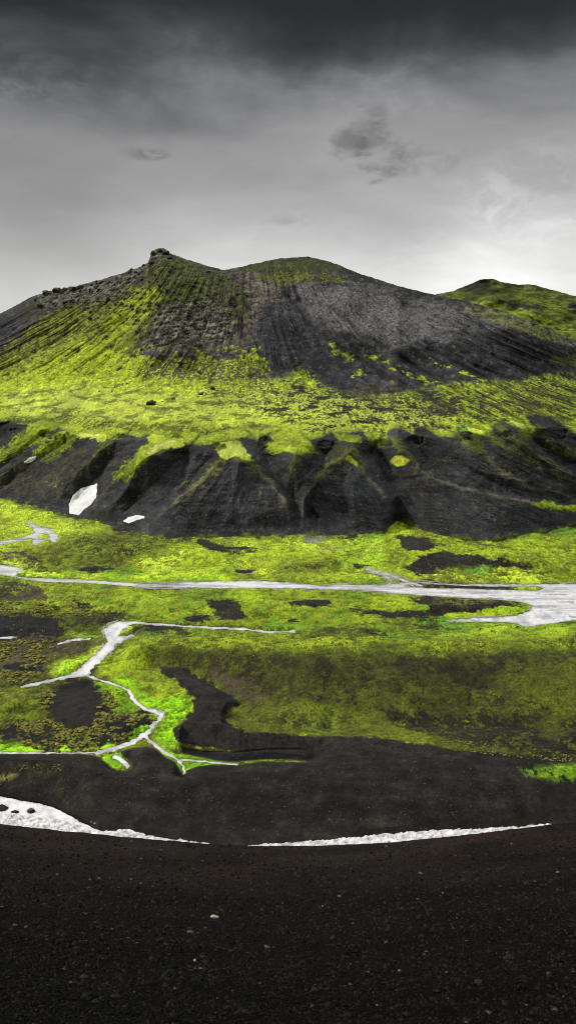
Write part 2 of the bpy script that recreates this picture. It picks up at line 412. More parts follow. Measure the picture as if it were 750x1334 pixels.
P.poly([(-300,760),(1100,775),(1100,835),(-300,835)], lin(88,132,26), M_MID, cov=.5, src=nrm(fbm(X1 / 12, Y1 / 25, 443, 5, .65), .5), edge=6)
P.poly(allp, M_DK, M_OL, cov=.27, src=nrm(.7 * nrm(fbm(X1 / 15, Y1 / 30, 445, 5, .65), .5) + .6 * P.cf, .5), edge=3)
# nearer left ground is darker, more heath-like
P.poly([(-300,765),(60,765),(200,790),(180,980),(-300,985)], M_OL, M_MID, edge=8, soft=8)
P.poly([(-300,765),(70,765),(130,800),(130,985),(-300,985)], M_DK, cov=0.35)
# far meadow under the hills
P.poly([(-300,640),(0,650),(40,660),(120,680),(150,692),(120,700),(85,702),(60,715),(0,730),(-300,730)], M_BR, M_BR2, edge=3, cov=0.9)
P.poly([(0,708),(60,712),(90,700),(150,690),(230,715),(240,740),(160,745),(60,735)], M_MID, M_OL, edge=4)
P.poly([(90,700),(130,700),(210,708),(230,724),(120,722)], M_DK, cov=0.5)
P.poly([(80,748),(150,746),(240,744),(300,750),(330,754),(200,760),(110,753),(60,752)], NEON2, M_BR, edge=2)
P.poly([(175,725),(235,720),(245,742),(180,742)], M_BR, cov=0.7, edge=3)
P.poly([(230,702),(330,700),(400,700),(520,697),(540,750),(440,758),(400,752),(250,752),(220,735)], M_BR, M_BR2, cov=0.72, edge=4)
P.poly([(255,700),(275,706),(310,712),(345,717),(320,720),(280,719),(262,712)], GRAVEL2, GRAVEL, edge=1.5)
P.poly([(355,742),(385,732),(440,728),(460,735),(420,745),(370,750)], M_DK, M_OL, cov=.75, edge=3)
P.poly([(305,742),(320,740),(332,743),(325,747),(308,747)], GBLACK, edge=.6)
P.poly([(390,696),(415,694),(430,700),(420,707),(402,708)], lin(120,118,118), lin(92,92,80), cov=.8)
P.line([(418,718),(440,712),(455,705)], 1.3, lin(150,145,110))
P.poly([(436,701),(468,697),(500,700),(520,730),(480,745),(450,738)], M_BR, NEON2, cov=.8)
P.poly([(440,700),(455,697),(468,702),(455,708)], GRAVEL2, M_DK, cov=.7)
P.poly([(455,734),(470,733),(480,736),(468,739)], GRAVEL, edge=.8)
# right hand moraine patches
P.poly([(515,675),(560,697),(640,706),(750,690),(1010,680),(1010,760),(540,758),(500,740),(500,700)], M_BR2, M_MID, edge=2)
P.poly([(515,675),(545,690),(640,708),(760,715),(760,728),(640,722),(560,712)], M_BR2, M_OL, edge=2)
P.poly([(514,700),(530,694),(560,703),(572,715),(556,722),(524,716)], GRAVEL, GRAVEL2, edge=1.5)
P.poly([(524,744),(536,730),(560,720),(600,721),(640,727),(695,734),(703,741),(690,745),(640,738),(590,744),(545,749)], GRAVEL, GRAVEL2, edge=1.4)
P.poly([(550,752),(580,742),(640,742),(705,746),(720,756),(640,758)], M_BR, M_MID, edge=2)
P.poly([(600,742),(640,740),(640,746),(610,747)], MINT, edge=2, op=.8)
P.poly([(535,757),(560,752),(580,758),(560,762)], GRAVEL, edge=1)
P.poly([(642,746),(662,745),(664,750),(648,751)], M_DK, edge=1)
P.poly([(720,686),(745,682),(790,683),(770,696),(725,697)], MINT, NEON2, edge=2)
P.poly([(668,766),(690,763),(708,766),(700,770),(676,769)], M_BR2, M_OL, edge=.8)
P.poly([(527,762),(590,762),(664,764),(660,768),(560,766)], GRAVEL2, GRAVEL, edge=.6, moss=0)
# mid valley flats
P.poly([(0,768),(70,764),(250,768),(500,770),(560,778),(540,800),(500,812),(380,818),(200,808),(60,790),(0,790)], M_MID, M_BR2, edge=3, cov=0.8)
P.poly([(260,785),(290,778),(320,784),(318,795),(322,806),(250,806),(240,803),(290,797)], GRAVEL, GRAVEL2, edge=1.8)
P.poly([(368,784),(400,780),(430,779),(432,786),(415,792),(385,791)], GRAVEL, GRAVEL2, edge=1.6)
P.poly([(374,806),(386,804),(390,808),(380,809)], GBLACK, edge=.6)
P.poly([(325,790),(350,792),(350,798),(330,796)], M_DK, cov=.6)
P.poly([(450,790),(490,795),(500,808),(470,806)], GRAVEL, M_DK, cov=.55)
P.poly([(405,824),(440,822),(450,826),(420,828)], GBLACK, M_DK, edge=1)
P.poly([(465,824),(500,824),(500,830),(470,828)], GBLACK, M_DK, edge=1)
P.poly([(238,805),(260,804),(270,808),(245,812)], GBLACK, edge=1.2)
P.poly([(520,776),(600,780),(660,783),(690,789),(684,795),(640,797),(600,800),(560,805),(500,806),(470,800),(510,794),(560,796),(550,785)], GRAVEL, GRAVEL2, edge=1.6)
P.poly([(560,783),(600,780),(650,783),(625,789),(590,789)], M_OL, TAN2, cov=.55, edge=2)
P.poly([(570,803),(600,797),(650,793),(694,787),(694,793),(660,801),(600,805)], M_BR2, NEON2, edge=1)
P.poly([(610,823),(625,816),(660,812),(683,816),(670,822),(640,826),(620,831)], GRAVEL, GBLACK, edge=1)
P.poly([(718,812),(740,808),(1010,804),(1010,811),(740,812)], GBLACK, GRAVEL, edge=1)
P.poly([(565,812),(610,813),(610,826),(580,824)], BROWN, M_OL, cov=.5)
P.poly([(620,816),(640,808),(670,810),(690,818),(1010,810),(1010,830),(640,832),(560,838),(560,830)], lin(128,160,40), M_BR2, cov=.8, edge=2)
# left middle
P.line([(-60,714),(0,718),(30,721),(57,732)], 1.6, GBLACK)
P.poly([(0,720),(25,722),(48,731),(35,736),(0,734)], M_OL, BROWN, cov=.8)
P.poly([(0,727),(25,730),(38,735),(30,740),(0,734)], NEON2, M_BR, edge=1)
P.poly([(22,741),(35,738),(50,744),(90,747),(90,752),(45,752),(26,748)], M_BR, NEON2, edge=1)
P.poly([(88,741),(120,738),(150,738),(149,746),(112,746)], GBLACK, GRAVEL, edge=1.2)
P.poly([(-300,765),(-10,768),(20,757),(45,763),(62,773),(64,781),(30,783),(0,782),(-300,790)], GRAVEL, BROWN, cov=.75, edge=2)
P.poly([(52,758),(75,756),(72,761),(60,762)], GBLACK, edge=.8)
P.poly([(-300,800),(0,800),(50,802),(86,812),(84,828),(70,834),(0,832),(-300,835)], GRAVEL, GBLACK, edge=3)
P.poly([(86,784),(110,780),(120,788),(100,792)], GRAVEL, cov=.6)
P.poly([(120,797),(150,789),(172,794),(165,803),(136,813),(126,812),(95,818),(88,808)], GRAVEL, M_DK, cov=.75, edge=2.5)
P.poly([(0,832),(120,826),(133,834),(120,850),(70,855),(60,885),(40,892),(0,893)], GRAVEL, BROWN, cov=.62, edge=4)
P.poly([(0,862),(55,864),(63,882),(25,881),(0,880)], GRAVEL, edge=2)
P.poly([(172,815),(200,811.5),(252,821),(250,825),(192,822),(176,831),(160,846),(140,864),(134,868),(140,853),(163,834)], GRAVEL, GRAVEL2, edge=1.2)
P.poly([(154,829),(160,819),(172,814),(170,824),(160,828)], M_BR2, NEON2, edge=.8)
P.poly([(82,824),(110,818),(130,826),(128,832),(100,830),(84,829)], M_BR, NEON2, cov=.75, edge=2)
P.poly([(67,874),(80,860),(108,854),(128,843),(133,845),(127,852),(109,865),(96,877),(72,883)], NEON2, M_BR, edge=2)
P.poly([(0,898),(30,895),(60,892),(72,900),(60,925),(30,942),(0,945),(-300,940),(-300,900)], M_MID, M_OL, edge=3)
P.poly([(77,887),(110,882),(133,893),(150,922),(135,943),(110,953),(92,958),(67,936),(56,923),(66,905)], GRAVEL, lin(32,29,25), edge=3)
P.poly([(0,942),(60,935),(90,958),(115,955),(133,940),(167,926),(190,922),(202,930),(193,947),(160,962),(125,978),(0,978)], GRAVEL, GBLACK, edge=3, cov=.88)
P.poly([(123,884),(150,884),(168,898),(173,910),(182,922),(165,928),(150,925),(135,905)], M_BR2, NEON2, edge=2, cov=.8)
P.poly([(130,868),(145,850),(175,832),(212,866),(224,886),(249,909),(249,926),(225,949),(240,966),(214,977),(196,958),(209,938),(213,930),(185,919),(175,905),(165,895),(135,884)], M_MID, M_BR2, edge=2)
P.poly([(148,886),(165,882),(190,905),(215,915),(232,905),(248,912),(248,926),(224,948),(240,967),(214,975),(198,955),(212,930),(186,918),(174,902)], NEON, NEON2, edge=2)
P.poly([(175,845),(250,838),(330,848),(300,870),(225,868),(180,860)], M_DK, M_OL, edge=4)
P.poly([(0,968),(20,966),(55,976),(52,982),(-300,982),(-300,968)], NEON, NEON2, edge=1.5)
P.poly([(77,970),(92,972),(93,980),(78,979)], NEON, NEON2, edge=1.2)
P.poly([(166,956),(195,942),(191,955),(172,964)], NEON, NEON2, edge=1)
P.poly([(130,973),(150,966),(152,972),(136,978)], NEON, NEON2, edge=.8)
P.poly([(158,974),(180,966),(192,962),(204,970),(192,972),(175,974),(160,979)], M_OL, M_MID, edge=.6)
P.poly([(130,984),(157,979),(161,987),(168,997),(150,1002),(141,995)], NEON, NEON2, edge=.8)
P.poly([(196,962),(214,974),(232,984),(300,990),(316,996),(270,997),(246,1002),(238,1010),(231,997),(212,984)], NEON, NEON2, edge=.8)
# dark channel and the slopes of the moss mound
P.poly([(170,832),(250,824),(330,826),(420,822),(560,838),(1010,806),(1010,990),(760,1000),(700,990),(560,972),(480,960),(320,954),(294,938),(294,926),(316,916),(292,902),(268,886),(240,866),(212,866),(185,850)], M_OL, M_MID, edge=1.0)
P.poly([(230,826),(330,827),(420,832),(560,838),(1010,808),(1010,832),(750,836),(600,846),(420,846),(330,842),(260,838)], M_BR2, M_MID, edge=2.5, cov=.85)
P.poly([(225,840),(300,846),(420,850),(560,850),(720,838),(1010,832),(1010,905),(700,905),(560,900),(420,895),(330,905),(270,880),(230,866)], M_DK, M_OL, cov=.62, edge=5)  # face below the crest: part dark moss, part painted shade
P.poly([(180,836),(260,842),(420,850),(560,850),(740,842),(1010,840),(1010,955),(700,950),(560,935),(420,915),(320,925),(268,884),(212,864)], M_DK, lin(44,38,16), cov=.40, edge=8, soft=10, src=P.cf)
P.poly([(340,850),(420,856),(520,860),(640,850),(740,850),(740,885),(640,900),(520,890),(400,880)], lin(48,44,20), M_DK, cov=.5, edge=8, soft=8, src=P.c1)
P.poly([(640,870),(760,850),(760,940),(700,930),(650,905)], M_MID, M_OL, cov=.5, edge=8, soft=6)
P.poly([(150,828),(230,824),(330,828),(420,832),(560,840),(750,822),(1010,812),(1010,824),(750,838),(660,843),(560,856),(480,845),(420,848),(330,838),(230,838),(160,840)], M_BR2, M_MID, cov=.7, edge=5, soft=9)  # bright rim on the mound crest, top light put into the moss colour
P.poly([(265,870),(330,880),(350,925),(300,910)], M_DK, BROWN, cov=.6, edge=4)
P.poly([(390,905),(470,912),(560,935),(520,940),(420,920)], M_DK, GRAVEL, cov=.6, edge=3)
P.poly([(300,932),(320,918),(400,920),(480,932),(545,958),(540,966),(480,962),(330,955),(296,940)], M_MID, M_OL, edge=2, cov=.9)
P.poly([(335,935),(380,932),(430,940),(430,950),(360,950)], M_DK, cov=.6, edge=3)
P.poly([(470,922),(540,928),(620,935),(700,930),(750,940),(1010,960),(1010,985),(750,990),(690,980),(600,966),(545,955)], GRAVEL, M_DK, edge=5, cov=.85)
P.poly([(690,905),(730,895),(760,900),(760,940),(720,930)], M_MID, M_OL, cov=.7, edge=4)
P.poly([(700,938),(730,935),(735,955),(712,955)], M_MID, M_OL, cov=.7, edge=3)
P.poly([(556,960),(620,972),(700,978),(760,985),(760,992),(700,990),(600,974)], M_OL, GRAVEL, cov=.55, edge=3)
# dark ash hill
P.poly(ASH, lin(28,25,21), lin(36,32,27), edge=0.5, soft=.8, moss=0)
P.poly([(-300,960),(420,960),(470,966),(560,975),(700,992),(1010,990),(1010,1300),(-300,1300),(-300,982),(124,984),(168,1004),(175,974),(200,975),(240,1010),(312,996),(252,972),(224,955),(260,945)], lin(42,38,35), lin(50,45,41), edge=0.3, op=0)
P.poly([(224,950),(250,925),(252,908),(224,886),(208,868),(240,866),(268,886),(292,902),(316,916),(294,926),(294,938),(320,954),(400,957.5),(500,962),(580,974),(650,985),(705,990),(730,998),(690,1003),(640,1004),(560,1000),(440,1000),(260,972),(236,968)], lin(28,25,22), lin(37,33,29), edge=1.0, soft=1)
P.poly([(a, b - .5) for a, b in SLIT], lin(22,20,19), lin(32,29,27), edge=.3, soft=1.5)
P.line([(300,988),(325,986.5),(350,984.5),(378,984.5),(396,986.5),(405,984)], 3.0, lin(3,3,3), edge=1.6, soft=1.0)  # black shade of the undercut, painted along the ledge
P.line([(240,976),(262,981),(300,984),(330,982)], 2.2, lin(8,8,7), edge=1.2, soft=1.5, op=.8)  # painted shade under the upper lip of the slit
P.line([(300,993),(345,990),(398,991)], .2, M_MID, edge=.5, soft=.8, op=.7)
P.poly([(672,1003),(690,1000),(720,1000),(750,990),(1010,985),(1010,1030),(750,1021),(712,1014)], NEON2, M_MID, edge=2.5, cov=.9, moss=1)
P.poly([(20,1000),(40,992),(80,997),(84,1004),(60,1008),(20,1006)], M_OL, GRAVEL, cov=.6, edge=3)
P.poly([(-300,1012),(0,1014),(14,1009),(24,1011),(10,1016),(-300,1020)], TAN, TAN2, edge=1.5, cov=.8)
P.line([(-20,1034),(30,1038),(60,1044),(90,1060),(130,1080)], 2.5, GBLACK, edge=1.5, op=.8)  # shadow line under the near-left bank, painted dark
P.line([(50,1034),(70,1038),(80,1048)], 3, GBLACK, edge=1.5, op=.8)
ft = np.clip(1 - (V1 - B[None]) / 6.0, 0, 1)
fq = (sstep(.3, .7, ft + .5 * nrm(n_mid, .5)) * sstep(-.1, .4, noise(U1 / 18, U1 * 0, 435)))[..., None] * (ft > 0)[..., None]
P.col = P.col * (1 - fq) + GRAVEL2 * fq
ol = nrm(nrm(fbm(X1 / 18, Y1 / 34, 521, 5, .65), .5) + .6 * P.cf, .5)
om = (sstep(-.1, .75, ol) * .55 * (1 - near) * (V1 < 985) * sstep(3.0, 4.0, P.col[..., 1] / (P.col[..., 2] + 1e-5)))[..., None]
P.col = P.col * (1 - om) + lin(66,68,20) * om
ashv = sstep(0, 6, poly_sdf(U1, V1, ASH))
P.col = P.col * np.exp(ashv * (.8 * nrm(fbm(X1 / 9 + Y1 / 30, Y1 / 3.2, 471, 4, .6), .22) + nrm(n_mid, .10)))[..., None]
# wet rim round water
rim = sstep(-3.2, -1.2, WSD) * 0.45
P.col *= (1 - rim * (V1 > 985))[..., None]
rim2 = sstep(-1.6, 0.2, WSD) * 0.35 * (V1 < 985)
P.col *= (1 - rim2)[..., None]
# moss hummock relief
hum = np.where(V1 < 985, P.col[..., 1] * G_ / 0.25, 0.15)
amp_mid = np.clip(0.25 + 0.5 * hum, 0, 1.0)
rough_amp = land * (0.55 * n_mid * amp_mid + 0.22 * n_fine * np.clip(hum + .25, 0, 1)) + land * (1 - near) * (1.3 * n_big + 1.6 * fbm(X1 / 55, Y1 / 55, 491, 3)) * (1 - sstep(930, 960, V1))
heath = poly_sdf(U1, V1, [(215,838),(1010,830),(1010,960),(700,960),(420,930),(300,925)])
rough_amp += land * sstep(-5, 12, heath) * 0.14 * fbm(X1 / 2.4, Y1 / 2.4, 131, 3, .7)
rough_amp = np.where(V1 > 985, rough_amp * 0.28, rough_amp) * (1 - sstep(-7, -2, poly_sdf(U1, V1 + 1, SLIT)))
Z1d = Z1 + rough_amp - 0.9 * sstep(-0.6, 2.2, WSD)
c_var = ((V1 < 1500) * 1.0) * np.exp(nrm(n_fine, .20) * (slitk < 1.05) + nrm(n_mid, .26) + nrm(n_big, .14) + nrm(ridged(X1 / 7, Y1 / 10, 341, 4), .14))
c_var = c_var ** (1 - .4 * sstep(-5, 12, heath))
P.col *= np.clip(np.where(V1 > 985, 1 + 0.35 * (c_var - 1), c_var), .3, 1.9)[..., None]

W2 = Y2 * .25 + Z2 * 1.1
# ------------------------------------------------------------------ mountain painting
n2big = fbm(X2 / 40, W2 / 40, 141, 4); n2mid = fbm(X2 / 7, W2 / 7, 145, 5, .62); n2f = fbm(X2 / 2.0, W2 / 2.0, 149, 3, .65)
Q = Paint(U2, V2, fbm(X2 / 12, W2 / 12, 151, 3), fbm(X2 / 3.4, W2 / 3.4, 155, 3), n2big, n2mid, .45)
def nrm(a, sd): return (a / (a.std() + 1e-9) * sd).astype(np.float32)
ST = nrm(nrm(streak, .6) + nrm(fbm(scoord / 4.6, V2 / 20.0, 143, 5, .7), .65) + nrm(n2mid, .6) + .9 * gul * (1 - sstep(-20, 20, V2 - Fb)), .5)
DG = lin(43,43,46); DG2 = lin(60,58,58); GY = lin(100,97,95); GY2 = lin(68,66,67); TB = lin(98,90,78); TB2 = lin(66,58,48)
Q.bw = .34; Q.cf = nrm(.55 * nrm(n2mid, .5) + .75 * nrm(fbm(X2 / 2.6, W2 / 2.6, 451, 4, .8), .5), .5)
Q.fill(DG, DG2, np.clip(.35 + .8 * ST, 0, 1), 0.0)
# upper slopes
Q.poly([(370,372),(440,368),(560,392),(650,408),(700,424),(690,436),(640,428),(600,450),(640,466),(560,462),(480,445),(430,425),(395,405)], GY, GY2, edge=6, soft=7, cov=.72, src=ST)
Q.poly([(375,376),(430,374),(520,400),(600,420),(590,450),(500,445),(430,420)], lin(116,113,111), GY2, edge=5, soft=6, cov=.5, src=ST)
Q.poly([(290,352),(330,350),(375,372),(360,400),(345,430),(320,440),(250,450),(190,465),(185,445),(240,420),(300,430),(300,380)], TB2, TB, edge=6, soft=5, cov=.78)
Q.poly([(180,448),(230,440),(300,430),(335,440),(320,462),(260,462),(190,470)], TB, TB2, edge=6, soft=6, cov=.75)
Q.poly([(340,380),(380,400),(440,450),(500,490),(480,510),(400,480),(350,450)], lin(36,37,42), DG2, edge=6, soft=6, cov=.7, src=ST)
Q.poly([(290,385),(315,375),(330,395),(320,415),(300,410)], lin(28,29,34), edge=4, soft=4, op=.8)
Q.poly([(0,409),(60,382),(90,400),(40,420),(0,432)], DG2, M_DK, edge=3)
Q.poly([(-300,440),(0,415),(40,412),(0,448),(-300,500)], lin(38,38,42), edge=3)
# crag
Q.poly(CRAG, lin(58,56,42), lin(80,76,62), edge=9, soft=8)
Q.poly(CRAG, lin(84,96,22), lin(60,64,20), cov=.36, edge=6, soft=8)
Q.poly(CR1, lin(62,60,50), lin(96,93,80), edge=6, soft=8, cov=.7)
Q.poly(CR2, lin(70,65,54), lin(112,106,92), edge=6, soft=8, cov=.75)
Q.poly(CRAG, lin(32,31,24), cov=.24, edge=3, soft=5, src=-ST)
Q.poly([(198,345),(225,340),(262,352),(280,380),(250,392),(205,400),(185,420),(150,425),(170,380)], lin(86,98,22), lin(58,62,20), edge=5, soft=4, cov=.62)
# streaky moss on the left flank
LEFTM = [(-300,520),(-60,500),(0,462),(50,420),(90,398),(125,402),(165,385),(195,372),(212,380),(205,410),(175,450),(190,468),(250,462),(300,470),(345,455),(350,500),(300,525),(-300,545)]
Q.poly(LEFTM, lin(84,84,30), lin(56,52,26), edge=6, soft=6)
Q.poly(LEFTM, lin(118,132,24), lin(84,90,20), edge=6, soft=6, cov=.40, src=ST)
Q.poly(LEFTM, lin(52,48,30), lin(40,38,30), edge=6, soft=6, cov=.22, src=-n2mid)
Q.poly([(-60,520),(0,490),(60,458),(120,440),(150,450),(170,474),(200,484),(200,500),(0,530)], lin(166,184,36), lin(122,136,22), edge=8, soft=12, cov=.48, src=ST)
Q.poly([(0,505),(60,478),(140,460),(230,472),(330,462),(345,485),(330,505),(0,525)], lin(170,188,32), lin(126,140,20), edge=8, soft=8, cov=.55, src=ST)
Q.poly([(140,415),(170,385),(200,372),(200,400),(170,430),(150,450),(130,450)], lin(150,170,14), lin(110,122,18), edge=4, soft=3, cov=.7)
Q.poly([(180,470),(330,470),(420,480),(430,500),(300,505),(180,500)], M_OL, DG2, edge=6, soft=4, cov=.45)
# fan shelf of bright moss
E_low = [(-300,540),(0,549),(28,553),(45,548),(58,546),(75,556),(86,562),(110,567),(134,569),(150,575),(165,566),(182,570),(190,566),(200,568),(235,575),(248,580),(282,579),(312,572),(322,569),(334,574),(345,566),(357,574),
         (370,588),(389,591),(413,590),(402,574),(421,568),(430,564),(455,564),(470,561),(478,570),(502,576),(509,559),(522,557),(534,567),(545,556),(556,559),(572,569),(592,570),(600,554),(612,556),(636,568),(644,551),(654,549),(668,557),(697,561),(686,543),(700,540),(724,548),(752,567),(1010,600)]
FAN = [(1010,478),(760,488),(720,485),(670,498),(640,503),(600,500),(560,508),(520,512),(470,518),(440,512),(420,500),(395,478),(378,490),(350,497),(300,500),(200,495),(100,492),(0,500),(-300,510)]
Q.poly(E_low + FAN, M_BR, M_BR2, edge=2.0, soft=1.5, moss=1)
Q.poly([(0,512),(120,508),(300,512),(420,512),(520,530),(600,545),(560,556),(420,556),(200,558),(0,544)], lin(204,216,88), M_BR, edge=5, soft=8, cov=.9)
Q.poly([(260,505),(420,490),(560,520),(640,545),(560,562),(400,555),(300,530)], M_OL, lin(78,78,50), edge=8, soft=8, cov=.30, moss=.5)
Q.poly([(420,490),(470,512),(560,508),(700,490),(620,530),(560,545),(480,530)], DG2, M_OL, edge=5, soft=6, cov=.40, src=ST, moss=.2, op=.85)
Q.poly([(560,498),(760,480),(1010,480),(1010,560),(760,556),(690,540),(640,550),(560,540)], M_OL, M_DK, edge=6, soft=6, cov=.6, src=-ST)
Q.poly([(560,500),(760,484),(1010,480),(1010,556),(760,552),(690,538),(600,548)], lin(176,192,44), M_MID, edge=5, soft=5, cov=.42, src=ST)
Q.poly([(540,500),(760,486),(1010,480),(1010,556),(690,536),(600,540),(540,530)], DG, lin(30,30,28), edge=4, soft=4, cov=.22, src=-ST)
FL = nrm(fbm(X2 / 17, W2 / 9, 321, 5, .65), .5)
Q.poly([(-200,500),(0,505),(200,500),(420,500),(600,510),(760,500),(760,560),(600,562),(420,560),(200,562),(0,550),(-200,545)], M_OL, lin(74,72,36), edge=6, soft=5, cov=.12, src=FL, op=.75)
Q.poly([(420,495),(560,505),(640,520),(600,560),(420,560),(330,545),(350,505)], DG, M_DK, edge=6, soft=5, cov=.2, src=FL)
Q.poly([(0,545),(60,540),(180,550),(300,556),(260,566),(180,562),(90,555),(0,552)], M_OL, M_MID, edge=3, soft=3, cov=.6)
Q.poly([(560,440),(640,432),(700,440),(760,452),(1010,500),(1010,480),(760,486),(660,496),(600,492),(520,470)], lin(30,30,33), DG, edge=8, soft=12, cov=.8, src=ST)
Q.poly([(330,400),(380,420),(450,470),(470,510),(400,500),(345,470)], lin(32,32,35), DG, edge=8, soft=10, cov=.7)
# thin moss lines over the dark right flank
for pts, w in [([(475,462),(500,472),(540,490),(580,508),(620,525)], 2.4), ([(430,452),(455,468)], 3), ([(465,485),(475,488)], 3.5), ([(560,470),(640,500)], 1.0), ([(385,470),(395,490),(400,505)], 4), ([(330,455),(345,480)], 5)]:
    Q.line(pts, w, M_MID, M_BR2, edge=3, cov=.75)
Q.poly([(590,395),(650,405),(700,424),(750,447),(740,452),(690,436),(640,420)], lin(118,122,60), lin(92,92,60), edge=2, soft=2, cov=.85)
Q.poly([(700,470),(760,462),(760,480),(720,476)], lin(120,130,36), M_DK, cov=.6, edge=3)
Q.poly([(300,350),(345,341),(395,333),(440,343),(470,356),(420,352),(380,358),(345,356)], lin(60,64,26), lin(44,46,22), edge=2, soft=2)
Q.poly([(312,354),(340,346),(380,344),(400,348),(350,352)], lin(112,120,30), M_DK, edge=2, soft=2, cov=.6)
Q.poly([(330,357),(360,353),(420,356),(455,364),(450,370),(400,364),(370,372),(350,366)], lin(130,142,30), M_DK, edge=2, soft=2, cov=.7)
Q.poly([(440,345),(520,370),(565,384),(610,393),(600,398),(540,385),(470,366)], lin(36,36,38), lin(48,48,46), edge=2, soft=2)
# lower dark spurs
LOW = [(-300,545)] + E_low[1:-1] + [(1010,600),(1010,720),(-300,720)]
lowm = sstep(-1.5, 1.5, poly_sdf(Q.U, Q.V, LOW) + 1.6 * (Q.e1 * .5 + .5 * Q.e2))
band = 0.5 + nrm(fbm(X2 / 45, (Z2 + 4 * n2big) / 1.5, 421, 4, .65), .42)
f = np.clip(band, 0, 1)[..., None]
spur = lin(34,33,34) * (1 - f) + lin(56,54,54) * f
blue = np.clip(.5 + nrm(fbm(X2 / 34, W2 / 20, 331, 4), .5), 0, 1)[..., None]
STs = nrm(fbm((U2 + .5 * wob - 370) * np.exp(-(V2 - 600) / 150.0) / 7.0, V2 / 26.0, 381, 5, .7), .5)
spur = spur * np.exp(.22 * STs + .06 * rill)[..., None]
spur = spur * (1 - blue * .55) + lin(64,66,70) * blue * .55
tone = np.clip(1 + 0.30 * r_lo - .12 * np.exp(-((V2 - Cc[None] - 12) / 14.0) ** 2), .4, 1.6)[..., None]  # relief shade in the colour: hollows and gullies darker, ridges lighter
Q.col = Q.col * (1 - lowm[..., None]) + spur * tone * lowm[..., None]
taper = np.exp(-(dR / 6.5) ** 2) * (1 - sstep(4, 80, V2 - Cc[None])) * lowm
tm = (sstep(.30, .75, taper + .45 * Q.cf) * .85)[..., None]
Q.col = Q.col * (1 - tm) + (M_OL * .5 + M_MID * .6) * tm
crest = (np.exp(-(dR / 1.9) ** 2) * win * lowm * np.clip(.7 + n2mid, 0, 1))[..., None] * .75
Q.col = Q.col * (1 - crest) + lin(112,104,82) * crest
Q.col = Q.col.astype(np.float32)
Q.warp0 = (Q.U, Q.V); Q.U = U2 + .3 * (Q.U - U2); Q.V = V2 + .3 * (Q.V - V2)
TG = [[(60,545),(82,557),(50,580),(20,592),(0,606),(-30,612),(0,590),(40,562)], [(86,562),(100,566),(96,580),(78,590),(62,600),(56,590),(74,574)], [(192,572),(236,576),(215,586),(200,592),(184,610),(166,622),(160,614),(176,594)]]
TG += [[(600,550),(640,558),(637,567),(618,564),(604,560)], [(660,540),(700,556),(690,560),(674,557)], [(430,562),(470,566),(468,576),(448,575),(438,570)]]
for tg in TG: Q.poly(tg, M_BR2, M_MID, edge=1.6, soft=1.6)
Q.poly([(196,570),(236,575),(229,581),(206,586),(190,600),(182,600),(190,584)], M_BR, edge=1.0, soft=1.2)
Q.poly([(96,563),(132,567),(134,571),(100,569)], M_BR, edge=1.0, soft=1.2)
Q.poly([(262,578),(312,572),(316,582),(322,594),(331,602),(318,600),(309,593),(296,599),(287,599),(284,588),(276,581)], M_BR, edge=1.0, soft=1.2)
Q.poly([(340,576),(357,574),(400,573),(413,590),(389,592),(370,588),(352,590)], M_BR, M_BR2, edge=1.2, soft=1.2)
for pts, w, cv in [([(58,546),(40,560),(20,582),(0,598),(-60,640)], 7, .8), ([(100,564),(75,570),(52,588)], 8, .75), ([(98,568),(80,588),(60,600)], 6, .7),
                   ([(212,570),(196,582),(180,600),(160,622)], 9, .85), ([(230,572),(205,580)], 7, 1.0), ([(60,632),(75,628)], 4, .5)]:
    Q.line(pts, w, M_MID, M_BR2, edge=4, cov=cv)
Q.line([(100,564),(132,570)], 5, M_BR, edge=2); Q.line([(200,572),(232,578)], 7, M_BR, edge=2)
Q.line([(192,584),(180,602)], 5, M_BR2, M_BR, edge=3)
PL = lin(212,222,104)
Q.poly([(284,580),(300,577),(314,580),(330,600),(318,596),(309,592),(296,598),(287,598)], PL, M_BR, edge=1.0, soft=1.2)
Q.poly([(205,575),(232,576),(226,580),(206,585),(196,592),(190,590)], PL, edge=1.0, soft=1.5)
Q.poly([(98,564),(130,567),(132,570),(104,568)], PL, edge=.7, soft=1)
Q.poly([(362,577),(396,576),(408,588),(388,590),(372,587)], PL, M_BR, edge=1.0, soft=1.5)
Q.poly([(486,568),(505,570),(500,578),(488,578)], PL, M_BR, edge=.9)
Q.poly([(606,556),(632,561),(630,565),(612,562)], PL, M_BR, edge=.9)
Q.poly([(662,546),(694,556),(684,558),(668,552)], PL, M_BR, edge=.9)
Q.poly([(357,575),(372,575),(400,574),(412,590),(386,591),(370,585)], M_BR2, M_BR, edge=1.5)
Q.poly([(448,573),(460,571),(468,575),(455,577)], M_BR2, edge=1)
Q.poly([(478,565),(507,570),(501,581),(485,580)], M_BR2, M_MID, edge=1.5)
Q.poly([(425,592),(440,580),(450,588),(440,596)], M_OL, cov=.7)
Q.line([(455,597),(464,606)], 3, M_BR, edge=.8); Q.poly([(508,598),(515,593),(527,594),(533,600),(528,607),(514,608)], lin(214,222,70), edge=1)
Q.poly([(611,568),(622,566),(629,585),(618,588)], M_MID, M_OL, edge=1.5); Q.poly([(674,561),(690,558),(695,568),(682,573)], M_BR2, M_MID, edge=1.5)
Q.poly([(597,560),(608,556),(606,566),(600,567)], MINT, edge=1); Q.poly([(635,566),(650,560),(660,570),(645,575)], M_OL, cov=.7)
Q.line([(300,602),(280,612),(262,630),(240,648),(215,665)], 2.0, M_OL, lin(100,95,60), edge=2, cov=.7)
Q.line([(416,603),(404,616),(388,628)], 1.0, lin(100,94,86), edge=.8, op=.8)
Q.poly([(520,676),(540,680),(548,690),(525,692),(514,688)], M_MID, M_OL, edge=1)
Q.line([(706,655),(760,664)], 2.0, M_BR2, edge=1.5)
